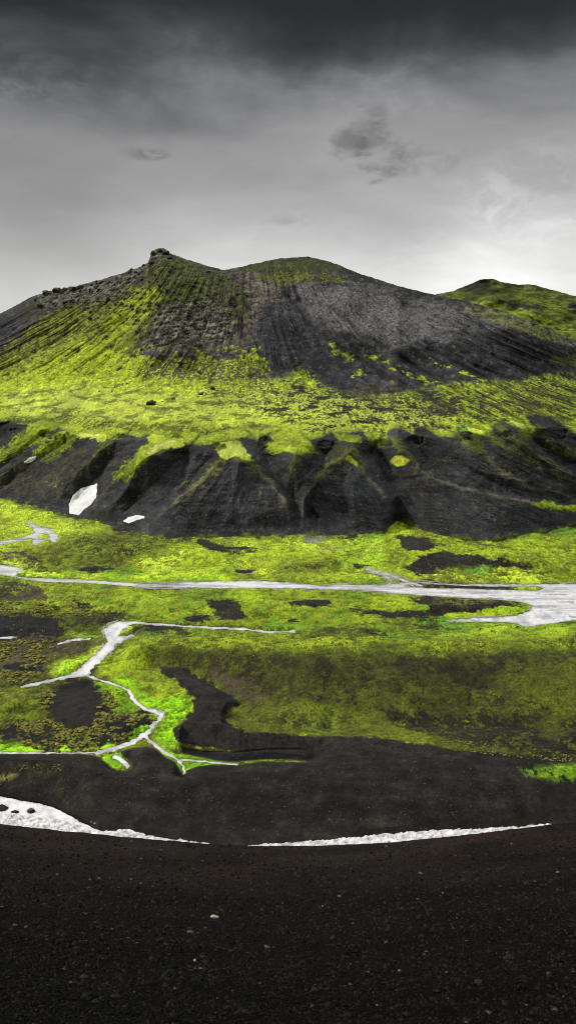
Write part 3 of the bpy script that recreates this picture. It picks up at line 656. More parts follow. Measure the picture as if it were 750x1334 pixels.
Q.poly([(690,656),(720,657),(750,660),(750,668),(700,662)], M_BR2, edge=1, cov=.7)
Q.poly([(0,610),(100,580),(140,600),(60,660),(0,650)], lin(66,62,40), cov=.3, edge=4, src=ST)
# speckle of lichen and pale stones on the dark faces
sp = noise(X2 / 0.9, W2 / 0.9, 171)
dens = np.clip(0.5 + fbm(X2 / 25, W2 / 25, 175, 3), 0, 1)
spm = sstep(.72 - .14 * dens, .82 - .1 * dens, sp) * lowm * .55
Q.col = Q.col * (1 - spm[..., None]) + lin(140,138,70) * spm[..., None]
foot = np.clip(1 - (Bb - V2) / (7 + 5 * noise(U2 / 30, U2 * 0, 431)), 0, 1)
fm = (sstep(.25, .6, foot + .6 * n2mid - .2) * sstep(-.35, .25, noise(U2 / 22, U2 * 0, 433) + .6 * n2mid))[..., None] * .9
Q.col = Q.col * (1 - fm) + (M_MID * .5 + M_OL * .5) * fm
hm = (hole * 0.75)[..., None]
Q.col = Q.col * (1 - hm) + lin(16,16,18) * hm  # shadow inside the pockets painted as near-black colour
crv = np.exp(cr * nrm(fbm(X2 / 5, W2 / 4.5, 59, 5, .8), .42)) * (1 - .62 * groove * np.clip(.7 + n2mid, 0, 1))  # crag tone, and grooves darkened in the colour like shaded creases
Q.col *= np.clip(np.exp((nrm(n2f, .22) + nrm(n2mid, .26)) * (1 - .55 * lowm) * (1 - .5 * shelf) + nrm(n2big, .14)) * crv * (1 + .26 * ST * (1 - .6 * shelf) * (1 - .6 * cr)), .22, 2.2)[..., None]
Q.col *= (1 - .22 * np.exp(-(dG / 2.0) ** 2) * win)[..., None]  # painted crease shade along the gully lines
Z2d = Z2 + 0.5 * n2mid * sstep(0, 6, Bb - V2) + .25 * n2f * sstep(0, 6, Bb - V2)
Z2d[-6:] = Z2[-6:] + 0.3 * n2f[-6:]
Z3 = Z3 + (Z2d[-1:] - Z2[-1:]) * (1 - t3)

# ------------------------------------------------------------------ mesh building
def mesh_from_grid(name, X, Yv, Z, col=None, facemask=None, smooth_=True):
    r, c = X.shape
    co = np.stack([X, Yv, Z], -1).reshape(-1, 3).astype(np.float32)
    idx = np.arange(r * c).reshape(r, c)
    q = np.stack([idx[:-1, :-1], idx[:-1, 1:], idx[1:, 1:], idx[1:, :-1]], -1)
    if facemask is not None: q = q[facemask]
    q = q.reshape(-1, 4)
    used = np.unique(q) if facemask is not None else None
    if used is not None:
        remap = np.full(r * c, -1, np.int64); remap[used] = np.arange(len(used))
        q = remap[q]; co = co[used]
    return raw_mesh(name, co, q, None if col is None else (col.reshape(-1, 3) if used is None else col.reshape(-1, 3)[used]), smooth_)

def raw_mesh(name, co, q, col=None, smooth_=True):
    me = bpy.data.meshes.new(name)
    n = q.shape[1]
    me.vertices.add(len(co)); me.vertices.foreach_set('co', co.astype(np.float32).ravel())
    me.loops.add(q.size); me.loops.foreach_set('vertex_index', q.astype(np.int32).ravel())
    me.polygons.add(len(q)); me.polygons.foreach_set('loop_start', np.arange(0, q.size, n, dtype=np.int32))
    me.update(calc_edges=True)
    me.polygons.foreach_set('use_smooth', np.full(len(q), smooth_))
    if col is not None:
        a = me.attributes.new('tint', 'FLOAT_COLOR', 'POINT')
        rgba = np.ones((len(co), 4), np.float32); rgba[:, :3] = np.clip(col, 0, 1)
        a.data.foreach_set('color', rgba.ravel())
    return me

def add(name, me, mat, kind=None, label=None, cat=None, group=None, parent=None):
    o = bpy.data.objects.new(name, me); C.objects.link(o)
    if mat: me.materials.append(mat)
    if kind: o['kind'] = kind
    if label: o['label'] = label
    if cat: o['category'] = cat
    if group: o['group'] = group
    if parent: o.parent = parent
    return o

# ------------------------------------------------------------------ materials
def mat_ground(name, s1, s2, bump_d, rough=.95, spec=.12, vary=.35, tint=True, base=None, base2=None, voro=False):
    m = bpy.data.materials.new(name); m.use_nodes = True
    nt = m.node_tree; N = nt.nodes; L = nt.links; bs = N['Principled BSDF']
    bs.inputs['Roughness'].default_value = rough; bs.inputs['Specular IOR Level'].default_value = spec
    tc = N.new('ShaderNodeTexCoord')
    n1_ = N.new('ShaderNodeTexNoise'); n1_.inputs['Scale'].default_value = s1; n1_.inputs['Detail'].default_value = 6; n1_.inputs['Roughness'].default_value = .7
    n2_ = N.new('ShaderNodeTexNoise'); n2_.inputs['Scale'].default_value = s2; n2_.inputs['Detail'].default_value = 4
    L.new(tc.outputs['Object'], n1_.inputs['Vector']); L.new(tc.outputs['Object'], n2_.inputs['Vector'])
    mr = N.new('ShaderNodeMapRange'); mr.inputs['From Min'].default_value = .3; mr.inputs['From Max'].default_value = .7
    mr.inputs['To Min'].default_value = 1 - vary; mr.inputs['To Max'].default_value = 1 + vary; mr.clamp = False
    L.new(n1_.outputs['Fac'], mr.inputs['Value'])
    vm = N.new('ShaderNodeVectorMath'); vm.operation = 'SCALE'
    if tint:
        at = N.new('ShaderNodeAttribute'); at.attribute_name = 'tint'; L.new(at.outputs['Color'], vm.inputs[0])
    else:
        mx = N.new('ShaderNodeMix'); mx.data_type = 'RGBA'; mx.inputs['A'].default_value = (*base, 1); mx.inputs['B'].default_value = (*base2, 1)
        L.new(n2_.outputs['Fac'], mx.inputs['Factor']); L.new(mx.outputs['Result'], vm.inputs[0])
    L.new(mr.outputs['Result'], vm.inputs['Scale']); L.new(vm.outputs['Vector'], bs.inputs['Base Color'])
    ad = N.new('ShaderNodeMath'); ad.operation = 'ADD'; L.new(n1_.outputs['Fac'], ad.inputs[0]); L.new(n2_.outputs['Fac'], ad.inputs[1])
    src = ad
    if voro:
        vo = N.new('ShaderNodeTexVoronoi'); vo.inputs['Scale'].default_value = s1 * 1.5; L.new(tc.outputs['Object'], vo.inputs['Vector'])
        a2 = N.new('ShaderNodeMath'); a2.operation = 'SUBTRACT'; L.new(ad.outputs[0], a2.inputs[0]); L.new(vo.outputs['Distance'], a2.inputs[1]); src = a2
    bp = N.new('ShaderNodeBump'); bp.inputs['Strength'].default_value = 1.0; bp.inputs['Distance'].default_value = bump_d
    L.new(src.outputs[0], bp.inputs['Height']); L.new(bp.outputs['Normal'], bs.inputs['Normal'])
    return m

M_valley = mat_ground('valley_moss_and_ash', 1.3, 0.4, 0.4, vary=.42)
M_mount = mat_ground('mountain_scree_and_moss', 0.7, 0.2, 0.8, vary=.38)
M_far = mat_ground('far_hill_moss', 0.12, 0.03, 2.0)
M_fore = mat_ground('dark_gravel', 14, 3.0, 0.04, rough=.95, spec=.04, vary=.6, voro=True)

def mat_water(name, base, base2, rough, s=0.12, bumpd=.03, spec=.5, stretch=(1, .35, 1), thr=None):
    m = bpy.data.materials.new(name); m.use_nodes = True
    nt = m.node_tree; N = nt.nodes; L = nt.links; bs = N['Principled BSDF']
    bs.inputs['Roughness'].default_value = rough; bs.inputs['Specular IOR Level'].default_value = spec
    tc = N.new('ShaderNodeTexCoord'); mp = N.new('ShaderNodeMapping'); mp.inputs['Scale'].default_value = stretch
    L.new(tc.outputs['Object'], mp.inputs['Vector'])
    n = N.new('ShaderNodeTexNoise'); n.inputs['Scale'].default_value = s; n.inputs['Detail'].default_value = 8; n.inputs['Roughness'].default_value = .65
    L.new(mp.outputs['Vector'], n.inputs['Vector'])
    cr_ = N.new('ShaderNodeValToRGB'); cr_.color_ramp.elements[0].position = .36; cr_.color_ramp.elements[1].position = .62
    cr_.color_ramp.elements[0].color = (*base2, 1); cr_.color_ramp.elements[1].color = (*base, 1)
    L.new(n.outputs['Fac'], cr_.inputs['Fac']); L.new(cr_.outputs['Color'], bs.inputs['Base Color'])
    n2_ = N.new('ShaderNodeTexNoise'); n2_.inputs['Scale'].default_value = 1.6; n2_.inputs['Detail'].default_value = 5; L.new(mp.outputs['Vector'], n2_.inputs['Vector'])
    bp = N.new('ShaderNodeBump'); bp.inputs['Distance'].default_value = bumpd; L.new(n2_.outputs['Fac'], bp.inputs['Height']); L.new(bp.outputs['Normal'], bs.inputs['Normal'])
    return m
M_water0 = mat_water('silty_water', (.36, .35, .355), (.19, .185, .19), .35, s=.25, bumpd=.08)
M_rapid = mat_water('white_water', (.50, .49, .48), (.20, .19, .18), .8, s=.5, bumpd=.5, spec=.2, stretch=(1, 1, 1))
M_snow = mat_water('old_snow', (.46, .46, .46), (.36, .36, .36), .8, s=.25, bumpd=.25, spec=.2, stretch=(1, 1, 1))

M_water = mat_ground('silty_water', .5, .2, .035, .14, .55, .05)
# ------------------------------------------------------------------ terrain objects
add('valley_floor', mesh_from_grid('valley_floor', X1, Y1, Z1d, P.col), M_valley, 'structure')
XM = np.vstack([X1[-1:], X2, X3]); YM = np.vstack([Y1[-1:], Y2, Y3]); ZM = np.vstack([Z1d[-1:], Z2d, Z3])
CM = np.concatenate([P.col[-1:], Q.col, np.repeat(Q.col[-1:], n3, 0)], 0)
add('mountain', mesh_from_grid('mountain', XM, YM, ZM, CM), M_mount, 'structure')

# water sheets, cut where the carved beds hold water
def quadmask(mk): return mk[:-1, :-1] | mk[1:, :-1] | mk[:-1, 1:] | mk[1:, 1:]
WZ = flat - 0.22
wx = (H - WZ) / k1            # keep the sheet level at its own height
rip = 0.03 * n_fine
shal = np.clip(1 - sstep(-1, 2.6, WSD + nrm(n_mid, .5)), 0, 1)
flow = np.where(V1 > 795, nrm(fbm(X1 / 7, Y1 / 16, 353, 5, .6), .4), nrm(fbm(X1 / 34, Y1 / 9, 351, 5, .6), .5))
wf = np.clip(.75 + .55 * flow + .15 * nrm(fbm(X1 / 3, Y1 / 5.0, 461, 4, .7), .5), 0, 1)[..., None]
WC = lin(172,170,172) * (1 - wf) + lin(255,254,254) * 1.12 * wf
bars = (sstep(.75, .95, flow + .3 * nrm(n_mid, .5)) * (V1 < 820) * (U1 > 480))[..., None] * .6
WC = WC * (1 - bars) + lin(96,92,90) * bars
WC = WC * (1 - .65 * shal[..., None]) + lin(118,110,98) * .65 * shal[..., None]
WC = WC * np.exp(nrm(n_fine, .04))[..., None]
upm = quadmask((WSD > -2.0) & (V1 < 1012))
add('river', mesh_from_grid('river', X1, Y1, WZ + rip, WC, upm & (quadmask(V1 < 775) | quadmask((V1 < 820) & (U1 > 560)))), M_water, 'structure')
add('stream', mesh_from_grid('stream', X1, Y1, WZ + rip, WC, upm & ~(quadmask(V1 < 775) | quadmask((V1 < 820) & (U1 > 560)))), M_water, 'structure')
# near river: calm grey water on the left and white rapids
rap_top = curve([(-260,1040),(0,1058),(30,1063),(70,1068),(100,1074),(130,1081),(150,1082),(160,1078),(1010,1000)], U1) + 2 * noise(U1 / 7, V1 / 3, 14)
churn = ridged(X1 / 2.5, Y1 / 2.5, 181, 4)
nearm = (NEARSD > -2.5) & (V1 > 1020)
calm = quadmask(nearm) & ~quadmask(V1 > rap_top + 1.0)
add('calm_water', mesh_from_grid('calm_water', X1, Y1, flat - .2 + rip, WC, calm), M_water, 'structure')
add('rapids', mesh_from_grid('rapids', X1, Y1, flat - .12 + 0.75 * churn * sstep(-1, 4, V1 - rap_top) * sstep(-2.5, 1, NEARSD), None, quadmask(nearm & (V1 > rap_top - 1.0))), M_rapid, 'structure')

# ------------------------------------------------------------------ far hill on the right
fc = np.arange(430, 1100, 1.5)
FS = curve([(430,420),(500,400),(555,386),(590,379),(612,370),(625,364),(640,363),(652,367),(675,371),(690,370),(720,378),(750,386),(820,400),(900,430),(1100,480)], fc)
FS = smooth(FS, 7) + .8 * fbm(fc / 9, fc * 0, 201, 3)
ff = np.linspace(0, 1, 170)[:, None]
FVb = 500.0
FV = FVb + (FS[None] - FVb) * ff
FU = np.broadcast_to(fc[None], FV.shape)
fdx, fk = ray(FU, FV)
FY = 1450 + 420 * ff + 28 * fbm(FU / 60, FV / 30, 205, 4) * (0.2 + ff) - 45 * np.exp(-((FU - 640 - (FV - 365) * .5) / 40) ** 2) * (ff) 
FY = np.maximum.accumulate(FY, axis=0) + np.arange(170)[:, None] * .01
FX = FY * fdx; FZ = H - FY * fk
fn = fbm(FX / 60, (FY + FZ) / 60, 211, 5, .6); fn2 = fbm(FX / 25, (FY + 2 * FZ) / 25, 213, 4, .6)
FP = Paint(FU, FV, fbm(FX / 40, FZ / 30, 215, 3), fbm(FX / 12, FZ / 10, 217, 3), fn, fn2)
FP.fill(lin(66,74,24), lin(112,124,26), np.clip(.5 + .9 * fn, 0, 1))
FP.poly([(590,376),(625,362),(660,372),(650,378),(600,384)], lin(50,54,24), edge=3)
FP.poly([(672,376),(700,380),(750,395),(740,420),(700,405),(655,390)], lin(140,160,16), lin(100,112,20), edge=5, soft=3, cov=.55)
FP.poly([(600,392),(660,398),(740,420),(760,440),(700,425),(640,405)], lin(160,178,30), lin(120,132,26), edge=4, soft=3, cov=.7)
FP.poly([(640,392),(700,396),(720,404),(660,398)], lin(44,46,26), edge=3)
FP.poly([(735,396),(760,396),(760,404),(745,402)], lin(30,30,30), edge=2)
FP.col *= .74 * np.exp(nrm(fn2, .28) + nrm(fbm(FX / 8, (FY + 2 * FZ) / 8, 391, 3, .7), .18))[..., None]
t4 = np.linspace(0, 1, 14)[1:, None]
FXb = np.vstack([FX, (FY[-1:] + 600 * t4) * fdx[-1:]]); FYb = np.vstack([FY, FY[-1:] + 600 * t4])
FZb = np.vstack([FZ, FZ[-1:] - 260 * t4 - 4 * sstep(0, .1, t4)])
FC = np.concatenate([FP.col, np.repeat(FP.col[-1:], 13, 0)], 0)
add('far_hill', mesh_from_grid('far_hill', FXb, FYb, FZb, FC), M_far, 'structure')

# wide ground that reaches the horizon, below everything
pl = np.array([[-9000, -3000, -22], [9000, -3000, -22], [9000, 14000, -22], [-9000, 14000, -22]], float)
gx = np.linspace(-9000, 9000, 60); gy = np.linspace(-3000, 14000, 60); GX, GYy = np.meshgrid(gx, gy)
GZ = -24 + 0 * GX
add('outer_plain', mesh_from_grid('outer_plain', GX, GYy, GZ), mat_ground('outer_moss', .02, .004, 1.0, tint=False, base=tuple(lin(80,88,30)), base2=tuple(lin(44,42,38))), 'structure')

# ------------------------------------------------------------------ foreground slope
BR = [(-400,1050),(-260,1056),(0,1073),(60,1080),(150,1089),(265,1099),(330,1102),(400,1102),(500,1098),(560,1092),(620,1086),(716,1074),(760,1070),(1010,1052),(1200,1045)]
gc = np.concatenate([np.arange(-5000, -330, 60.0), np.arange(-330, -10, 4.0), np.arange(-10, 760, 1.0), np.arange(760, 1081, 4.0), np.arange(1100, 5800, 60.0)])
br = curve(BR, gc); br = np.where((gc > -330) & (gc < 1080), smooth(br, 21), br) + .9 * fbm(gc / 24.0, gc * 0, 361, 4, .6)
tb = np.linspace(0, 1, 420)[:, None]
GV = 1430 + (br[None] - 1430) * tb
GV = np.vstack([np.linspace(3600, 1440, 40)[:, None] + 0 * br[None], GV]); tb = np.concatenate([np.zeros((40, 1)), tb])
GU = np.broadcast_to(gc[None], GV.shape)
gdx, gk = ray(GU, GV)
kb = ray(gc, br)[1][None]
hc = 3.6; kk = 0.42
gY = hc / (gk - kb + hc / 42.0)
gX = gY * gdx; gZ = H - gY * gk
# beyond the brow: steepening scree down to the river
tt = np.linspace(0, 1, 60)[1:, None] ** 1.4
Yb = gY[-1:]; Zb = gZ[-1:]
Yend = 200.0; zend = -5.5
hY = Yb + (Yend - Yb) * tt
s0 = kb * 1.01
lin_s = (Zb - zend) / (Yend - Yb)
q_ = (hY - Yb) / (Yend - Yb)
hZ = Zb - (Yend - Yb) * (s0 * q_ + (lin_s - s0) * (1 - (1 - q_) ** 1.6))
hX = hY * gdx[-1:]
gN = fbm(gX / 3.0, gY / 3.0, 221, 5, .55); gN2 = fbm(gX / .35, gY / .35, 225, 3, .7); gN3 = fbm(gX / 9, gY / 9, 228, 3)
fadeb = sstep(0, .06, 1 - tb) 
gZd = gZ + (.10 * gN + .030 * gN2) * (0.25 + .75 * fadeb)
GXa = np.vstack([gX, hX]); GYa = np.vstack([gY, hY]); GZa = np.vstack([gZd, hZ])
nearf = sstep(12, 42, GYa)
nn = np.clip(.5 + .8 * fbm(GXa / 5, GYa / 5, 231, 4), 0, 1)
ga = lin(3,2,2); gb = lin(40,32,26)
base_c = ga * (1 - nearf[..., None]) + gb * nearf[..., None]  # vignette put into the colour: ground darkens towards the camera
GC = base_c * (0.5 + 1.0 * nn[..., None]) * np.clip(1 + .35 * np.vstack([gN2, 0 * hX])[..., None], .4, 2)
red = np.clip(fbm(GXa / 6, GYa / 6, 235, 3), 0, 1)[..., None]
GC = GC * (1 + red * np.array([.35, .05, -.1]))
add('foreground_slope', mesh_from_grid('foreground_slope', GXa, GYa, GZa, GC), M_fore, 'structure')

def fore_at(u, v):
    """point on the foreground slope on the bearing (u, v)"""
    b = float(np.interp(u, gc, br)); dx, k = ray(u, v); kb_ = ray(u, b)[1]
    Y = hc / (k - kb_ + hc / 42.0)
    return Y * dx, Y, H - Y * k

# ------------------------------------------------------------------ stones
def ico(sub):
    import bmesh
    bm = bmesh.new(); bmesh.ops.create_icosphere(bm, subdivisions=sub, radius=1)
    v = np.array([x.co[:] for x in bm.verts]); f = np.array([[w.index for w in q.verts] for q in bm.faces]); bm.free()
    return v, f
ICO1 = ico(1); ICO2 = ico(2); ICO3 = ico(3)
OCT = (np.array([[1,0,0],[-1,0,0],[0,1,0],[0,-1,0],[0,0,1],[0,0,-1]], float), np.array([[0,2,4],[2,1,4],[1,3,4],[3,0,4],[2,0,5],[1,2,5],[3,1,5],[0,3,5]]))

def scatter_mesh(name, base, pos, size, flatn, cols_, jitter=.3):
    v, f = base; n = len(pos); k = len(v)
    th = rng.uniform(0, 2 * np.pi, n); c, s = np.cos(th), np.sin(th)
    sc = np.stack([size * rng.uniform(.7, 1.3, n), size * rng.uniform(.7, 1.3, n), size * flatn * rng.uniform(.7, 1.2, n)], -1)
    vv = v[None] * (1 + jitter * rng.uniform(-1, 1, (n, k, 1))) * sc[:, None]
    x = vv[..., 0] * c[:, None] - vv[..., 1] * s[:, None]; y = vv[..., 0] * s[:, None] + vv[..., 1] * c[:, None]
    tilt = rng.uniform(-.4, .4, n)[:, None]; z = vv[..., 2] + tilt * x * .5
    co = np.stack([x, y, z], -1) + pos[:, None]
    q = (f[None] + (np.arange(n) * k)[:, None, None]).reshape(-1, 3)
    shade = np.repeat(cols_[:, None], k, 1).reshape(-1, 3)
    return raw_mesh(name, co.reshape(-1, 3), q, shade, False)

def mat_tint(name, rough=.9, spec=.15, s=3, vary=.3, bumpd=.02):
    return mat_ground(name, s, s * .3, bumpd, rough, spec, vary)
M_peb = mat_tint('pebble_stone', .9, .08, 30, .3, .01)
# gravel over the near slope: a sea of small stones
NP = 95000
rr = rng.uniform(0, 1, NP) ** 0.8
gu = rng.uniform(-260, 1010, NP); gbv = np.interp(gu, gc, br); gvv = gbv + 2 + (1415 - gbv) * rr
dxg, kg = ray(gu, gvv); kbg = ray(gu, gbv)[1]
pY = hc / (kg - kbg + hc / 42.0); pX = pY * dxg; pZ = H - pY * kg
pZ = pZ + .10 * fbm(pX / 3.0, pY / 3.0, 221, 5, .55)
psz = pY * rng.lognormal(0, .6, NP) * 0.00085 + rng.exponential(.0035, NP)
psz = np.clip(psz, .007, .075)
t = rng.random(NP); clp = sstep(-.2, .6, fbm(pX / 1.5, pY / 1.5, 261, 3))
g0 = lin(13, 11, 10); g1 = lin(66,57,50); g2 = lin(100, 95, 88); g3 = lin(72,40,30)
near_k = (0.30 + 0.70 * np.clip((pY - 11) / 30, 0, 1))[:, None]  # stones carry the same painted vignette, darker when nearer
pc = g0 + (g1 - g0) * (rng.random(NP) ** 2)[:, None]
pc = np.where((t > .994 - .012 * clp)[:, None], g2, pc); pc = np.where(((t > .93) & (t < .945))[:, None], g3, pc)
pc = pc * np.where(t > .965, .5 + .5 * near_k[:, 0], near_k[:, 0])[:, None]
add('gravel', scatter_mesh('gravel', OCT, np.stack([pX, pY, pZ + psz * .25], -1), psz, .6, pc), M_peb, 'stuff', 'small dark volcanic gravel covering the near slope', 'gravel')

def boulder_mesh(name, seed, base=ICO3, flatz=.75, ang=.45, col=None, col2=None):
    r = np.random.default_rng(seed); v, f = base
    v = v.copy()
    for _ in range(9):   # chop with planes for an angular rock
        n = r.normal(size=3); n /= np.linalg.norm(n); d = r.uniform(.55, .85)
        p = v @ n; v = v - np.maximum(p - d, 0)[:, None] * n[None] * .9
    nz = noise(v[:, 0] * 1.7 + seed, v[:, 1] * 1.7 + v[:, 2] * 1.3, seed) ; nz2 = noise(v[:, 0] * 4 + seed, v[:, 2] * 4 + v[:, 1] * 2, seed + 3)
    v = v * (1 + ang * .35 * nz + .10 * nz2)[:, None] * np.array([r.uniform(.85, 1.2), r.uniform(.8, 1.1), flatz * r.uniform(.85, 1.15)])
    c = None
    if col is not None:
        w = np.clip(.5 + .8 * nz2 + .5 * v[:, 2], 0, 1)[:, None]; c = col * (1 - w) + col2 * w
    return raw_mesh(name, v, f, c, False)

# pale stones lying on the near slope
M_pale = mat_tint('pale_stone', .8, .3, 12, .25, .01)
PALE = [((279,1195),7.5,.30,(172,166,140),'flat pale sandstone-coloured slab lying on the dark gravel slope, largest loose stone in the foreground','flat_stone'),
        ((254,1252),3.2,.8,(190,192,196),'small angular white stone on the black gravel, below the flat pale slab','stone'),
        ((73,1227),3.2,.5,(130,128,120),'small grey-white stone on the dark slope near the left edge of the photo','stone'),
        ((88,1229),3.0,.4,(96,94,86),'dull grey flat pebble just right of the left grey-white stone','stone'),
        ((676,1259),2.6,.8,(150,150,150),'small pale grey stone alone on the right part of the dark slope','stone'),
        ((726,1137),2.6,.8,(150,146,138),'pale stone high on the slope by the right edge under the white water','stone'),
        ((420,1181),3.0,.5,(104,98,90),'dull greyish flat stone in the middle of the dark slope','stone'),
        ((520,1265),2.8,.7,(112,112,112),'grey pebble on black gravel below the middle of the slope','stone'),
        ((583,1302),2.6,.8,(120,120,122),'light grey pebble near the bottom edge, right of centre','stone'),
        ((491,1310),2.4,.8,(108,108,110),'light grey pebble near the bottom edge, left of the other one','stone'),
        ((171,1146),2.4,.6,(126,120,108),'tiny pale stone high on the slope below the left white water','stone'),
        ((268,1209),3.2,.25,(88,84,74),'thin dull flake of stone just below the flat pale slab','flat_stone')]
for i, ((u, v), px, fl, c, lab, nm) in enumerate(PALE):
    x, y, z = fore_at(u, v); r = px * y / F * .85
    me = boulder_mesh(nm, 300 + i, ICO2, fl, .6, lin(*c, k=.85), lin(*c, k=1.5))
    o = add(nm, me, M_pale, None, lab, 'stone'); o.location = (x, y, z + r * fl * .4); o.scale = (r, r * .7, r); o.rotation_euler = (.15, .1, i * 1.3 if px < 7 else .2)

# boulders on the mountain
M_rock = mat_tint('crag_rock', .95, .1, .6, .35, .3)
def mount_at(u, v):
    c = int(np.argmin(np.abs(cols - u))); r = int(np.argmin(np.abs(V2[:, c] - v)))
    return X2[r, c], Y2[r, c], Z2d[r, c]
rocks = [boulder_mesh('boulder', 400 + i, ICO3, .9, .8, lin(46,44,38), lin(100,97,80)) for i in range(8)]
for me in rocks: me.materials.append(M_rock)
def place_rock(u, v, px, lab, grp=None, nm='boulder', sx=1, sz=1, sink=.2):
    x, y, z = mount_at(u, v); r = px * y / F
    o = bpy.data.objects.new(nm, rocks[random.randrange(8)]); C.objects.link(o)
    o.location = (x, y, z + r * sz * (.5 - sink)); o.scale = (r * sx, r, r * sz); o.rotation_euler = (random.uniform(-.3, .3), random.uniform(-.3, .3), random.uniform(0, 6.28))
    o['label'] = lab; o['category'] = 'boulder'
    if grp: o['group'] = grp
for a in [(60,383,4.5,'rounded dark boulder standing on the left skyline, lowest of the crest boulders'),
          (75,381,6.0,'biggest blocky boulder of the left crest, breaking the skyline like a head'),
          (85,379,4.0,'squat dark boulder wedged right of the biggest crest block'),
          (95,378,5.0,'upright dark block on the left crest between two squat boulders'),
          (104,376,4.6,'broad dark block topping the right end of the left crest boulder row'),
          (53,400,5.0,'low mossy boulder below the left end of the crest boulders'),
          (86,395,4.0,'pale-faced boulder in the rubble under the crest boulder row'),
          (171,350,2.4,'small lone rock on the skyline between the crest boulders and the summit'),
          (197,527,6.0,'large grey boulder sitting on the bright green moss shelf'),
          (262,514,3.4,'grey boulder on the moss slope up right of the large shelf boulder'),
          (226,520,2.6,'dark small boulder on bright moss just right of the large shelf boulder'),
          (277,507,3.6,'grey boulder at the top of the bright moss, under the brown scree'),
          (235,474,3.4,'pale boulder on green moss below the brown scree'),
          (259,486,3.2,'pale boulder on green moss, lower right of the other pale one'),
          (201,332,4.6,'left block of the rocky knob crowning the summit'),
          (217,331,4.4,'right block of the rocky knob crowning the summit'),
          (209,328,4.8,'topmost block in the middle of the rocky knob crowning the summit'),
          (222,337,3.4,'low block on the right shoulder of the summit knob'),
          (198,343,4.0,'dark block at the foot of the summit knob, on its left side'),
          (402,336,1.5,'tiny cairn-like rock on the rounded second summit')]:
    place_rock(*a)
cnt = 0
while cnt < 220:
    u = random.uniform(45, 330); v = random.uniform(335, 462)
    if poly_sdf(np.array([u]), np.array([v]), CRAG)[0] < 1 or v < np.interp(u, cols, S) + 5: continue
    place_rock(u, v, random.uniform(.8, 2.4), 'one of the many jagged dark rocks in the crags under the summit ridge', 'jagged crag rocks', sz=random.uniform(.8, 1.7)); cnt += 1
for i in range(34):
    u = random.uniform(44, 190); v = float(np.interp(u, cols, S)) + random.uniform(.5, 9)
    place_rock(u, v, random.uniform(1.0, 2.8), 'one of the small broken rocks along the left skyline crest', 'broken rocks of the left crest', sz=random.uniform(.7, 1.5), sink=.35)
for i in range(46):
    u = random.uniform(120, 420); v = random.uniform(455, 545)
    place_rock(u, v, random.uniform(.7, 1.5), 'one of the small grey rocks strewn over the mossy lower slope', 'small rocks on the moss slope', nm='rock')

# ------------------------------------------------------------------ snow patches
def snow(name, pts, lab, lift=.35):
    p = np.array(pts, float); u0, u1 = p[:, 0].min() - 2, p[:, 0].max() + 2; v0, v1 = p[:, 1].min() - 2, p[:, 1].max() + 2
    ci = np.nonzero((cols > u0) & (cols < u1))[0]; sub = slice(ci[0], ci[-1] + 1)
    vmin = V2[:, sub]; ri = np.nonzero(((vmin > v0) & (vmin < v1)).any(1))[0]; rs = slice(ri[0], ri[-1] + 1)
    u = U2[rs, sub]; v = V2[rs, sub]
    d = poly_sdf(u + .8 * noise(u / 4, v / 4, 7), v, pts)
    th = lift * np.clip(d / 3 + .4, -1.5, 2.2)
    o = add(name, mesh_from_grid(name, X2[rs, sub], Y2[rs, sub] - th * 1.0, Z2d[rs, sub] + th, None, quadmask(d > -1.5)), M_snow, None, lab, 'snow patch')
snow('snow_patch', [(92,668),(91,658),(97,645),(106,637),(118,634),(126,631),(125,640),(124,648),(117,657),(108,664),(102,670)], 'large leaf-shaped patch of dirty white snow in a gully on the dark slope')
snow('snow_patch', [(162,679),(168,675),(178,672.5),(187,673.5),(178,676.5),(168,680)], 'thin sliver of snow at the foot of the dark spurs, right of the large patch')
snow('snow_patch', [(33,602),(39,597),(47,595),(44,599),(37,602.5)], 'small narrow snow strip high between two mossy spurs at left')

# ------------------------------------------------------------------ cushions, tussocks, stones in the valley
def floor_points(polys, n, src=(U1, V1)):
    out = []
    cu = rng.integers(0, len(cols), n * 30); rv = rng.integers(0, n1, n * 30)
    u = cols[cu]; v = V1[rv, cu]
    ok = np.zeros(len(u), bool)
    for p in polys: ok |= poly_sdf(u, v, p) > 0
    ok &= WSD[rv, cu] < -2.5
    cu = cu[ok][:n]; rv = rv[ok][:n]
    return cu, rv
M_cush = mat_tint('cushion_moss', .98, .05, 4, .5, .15)
def cushions(name, polys, n, smin, smax, ca, cb, lab, cat, clump=.0, base=ICO1, flatn=.62, gate=None):
    cu, rv = floor_points(polys, n * 4)
    x, y, z = X1[rv, cu], Y1[rv, cu], Z1d[rv, cu]
    g = fbm(x / 9, y / 9, 303, 3) + .35 * noise(x / 2.5, y / 2.5, 305)
    k = np.nonzero(g > clump)[0][:n]
    x, y, z, v = x[k], y[k], z[k], V1[rv, cu][k]
    s = (smin + (smax - smin) * rng.random(len(k)) ** 2) * y / F
    w = rng.random((len(k), 1)); c = ca * (1 - w) + cb * w; c = c * rng.uniform(.6, 1.2, (len(k), 1))
    add(name, scatter_mesh(name, base, np.stack([x, y, z + s * flatn * .3], -1), s, flatn, c, .16), M_cush, 'stuff', lab, cat)
HEATH = [[(20,940),(60,935),(90,950),(130,945),(160,930),(190,935),(170,960),(125,976),(90,980),(30,975)], [(0,835),(70,832),(75,860),(40,870),(0,858)],
         [(50,905),(75,888),(70,915),(50,940)], [(0,870),(60,875),(45,895),(0,897)], [(140,900),(155,925),(150,940),(120,950),(125,925)], [(0,784),(110,784),(130,800),(90,805),(0,798)]]
cushions('cushion_plants', HEATH, 1500, 1.2, 3.6, TAN2, TAN, 'rounded yellowish cushion plants dotting the dark flats by the stream', 'plants', -.05, ICO2)
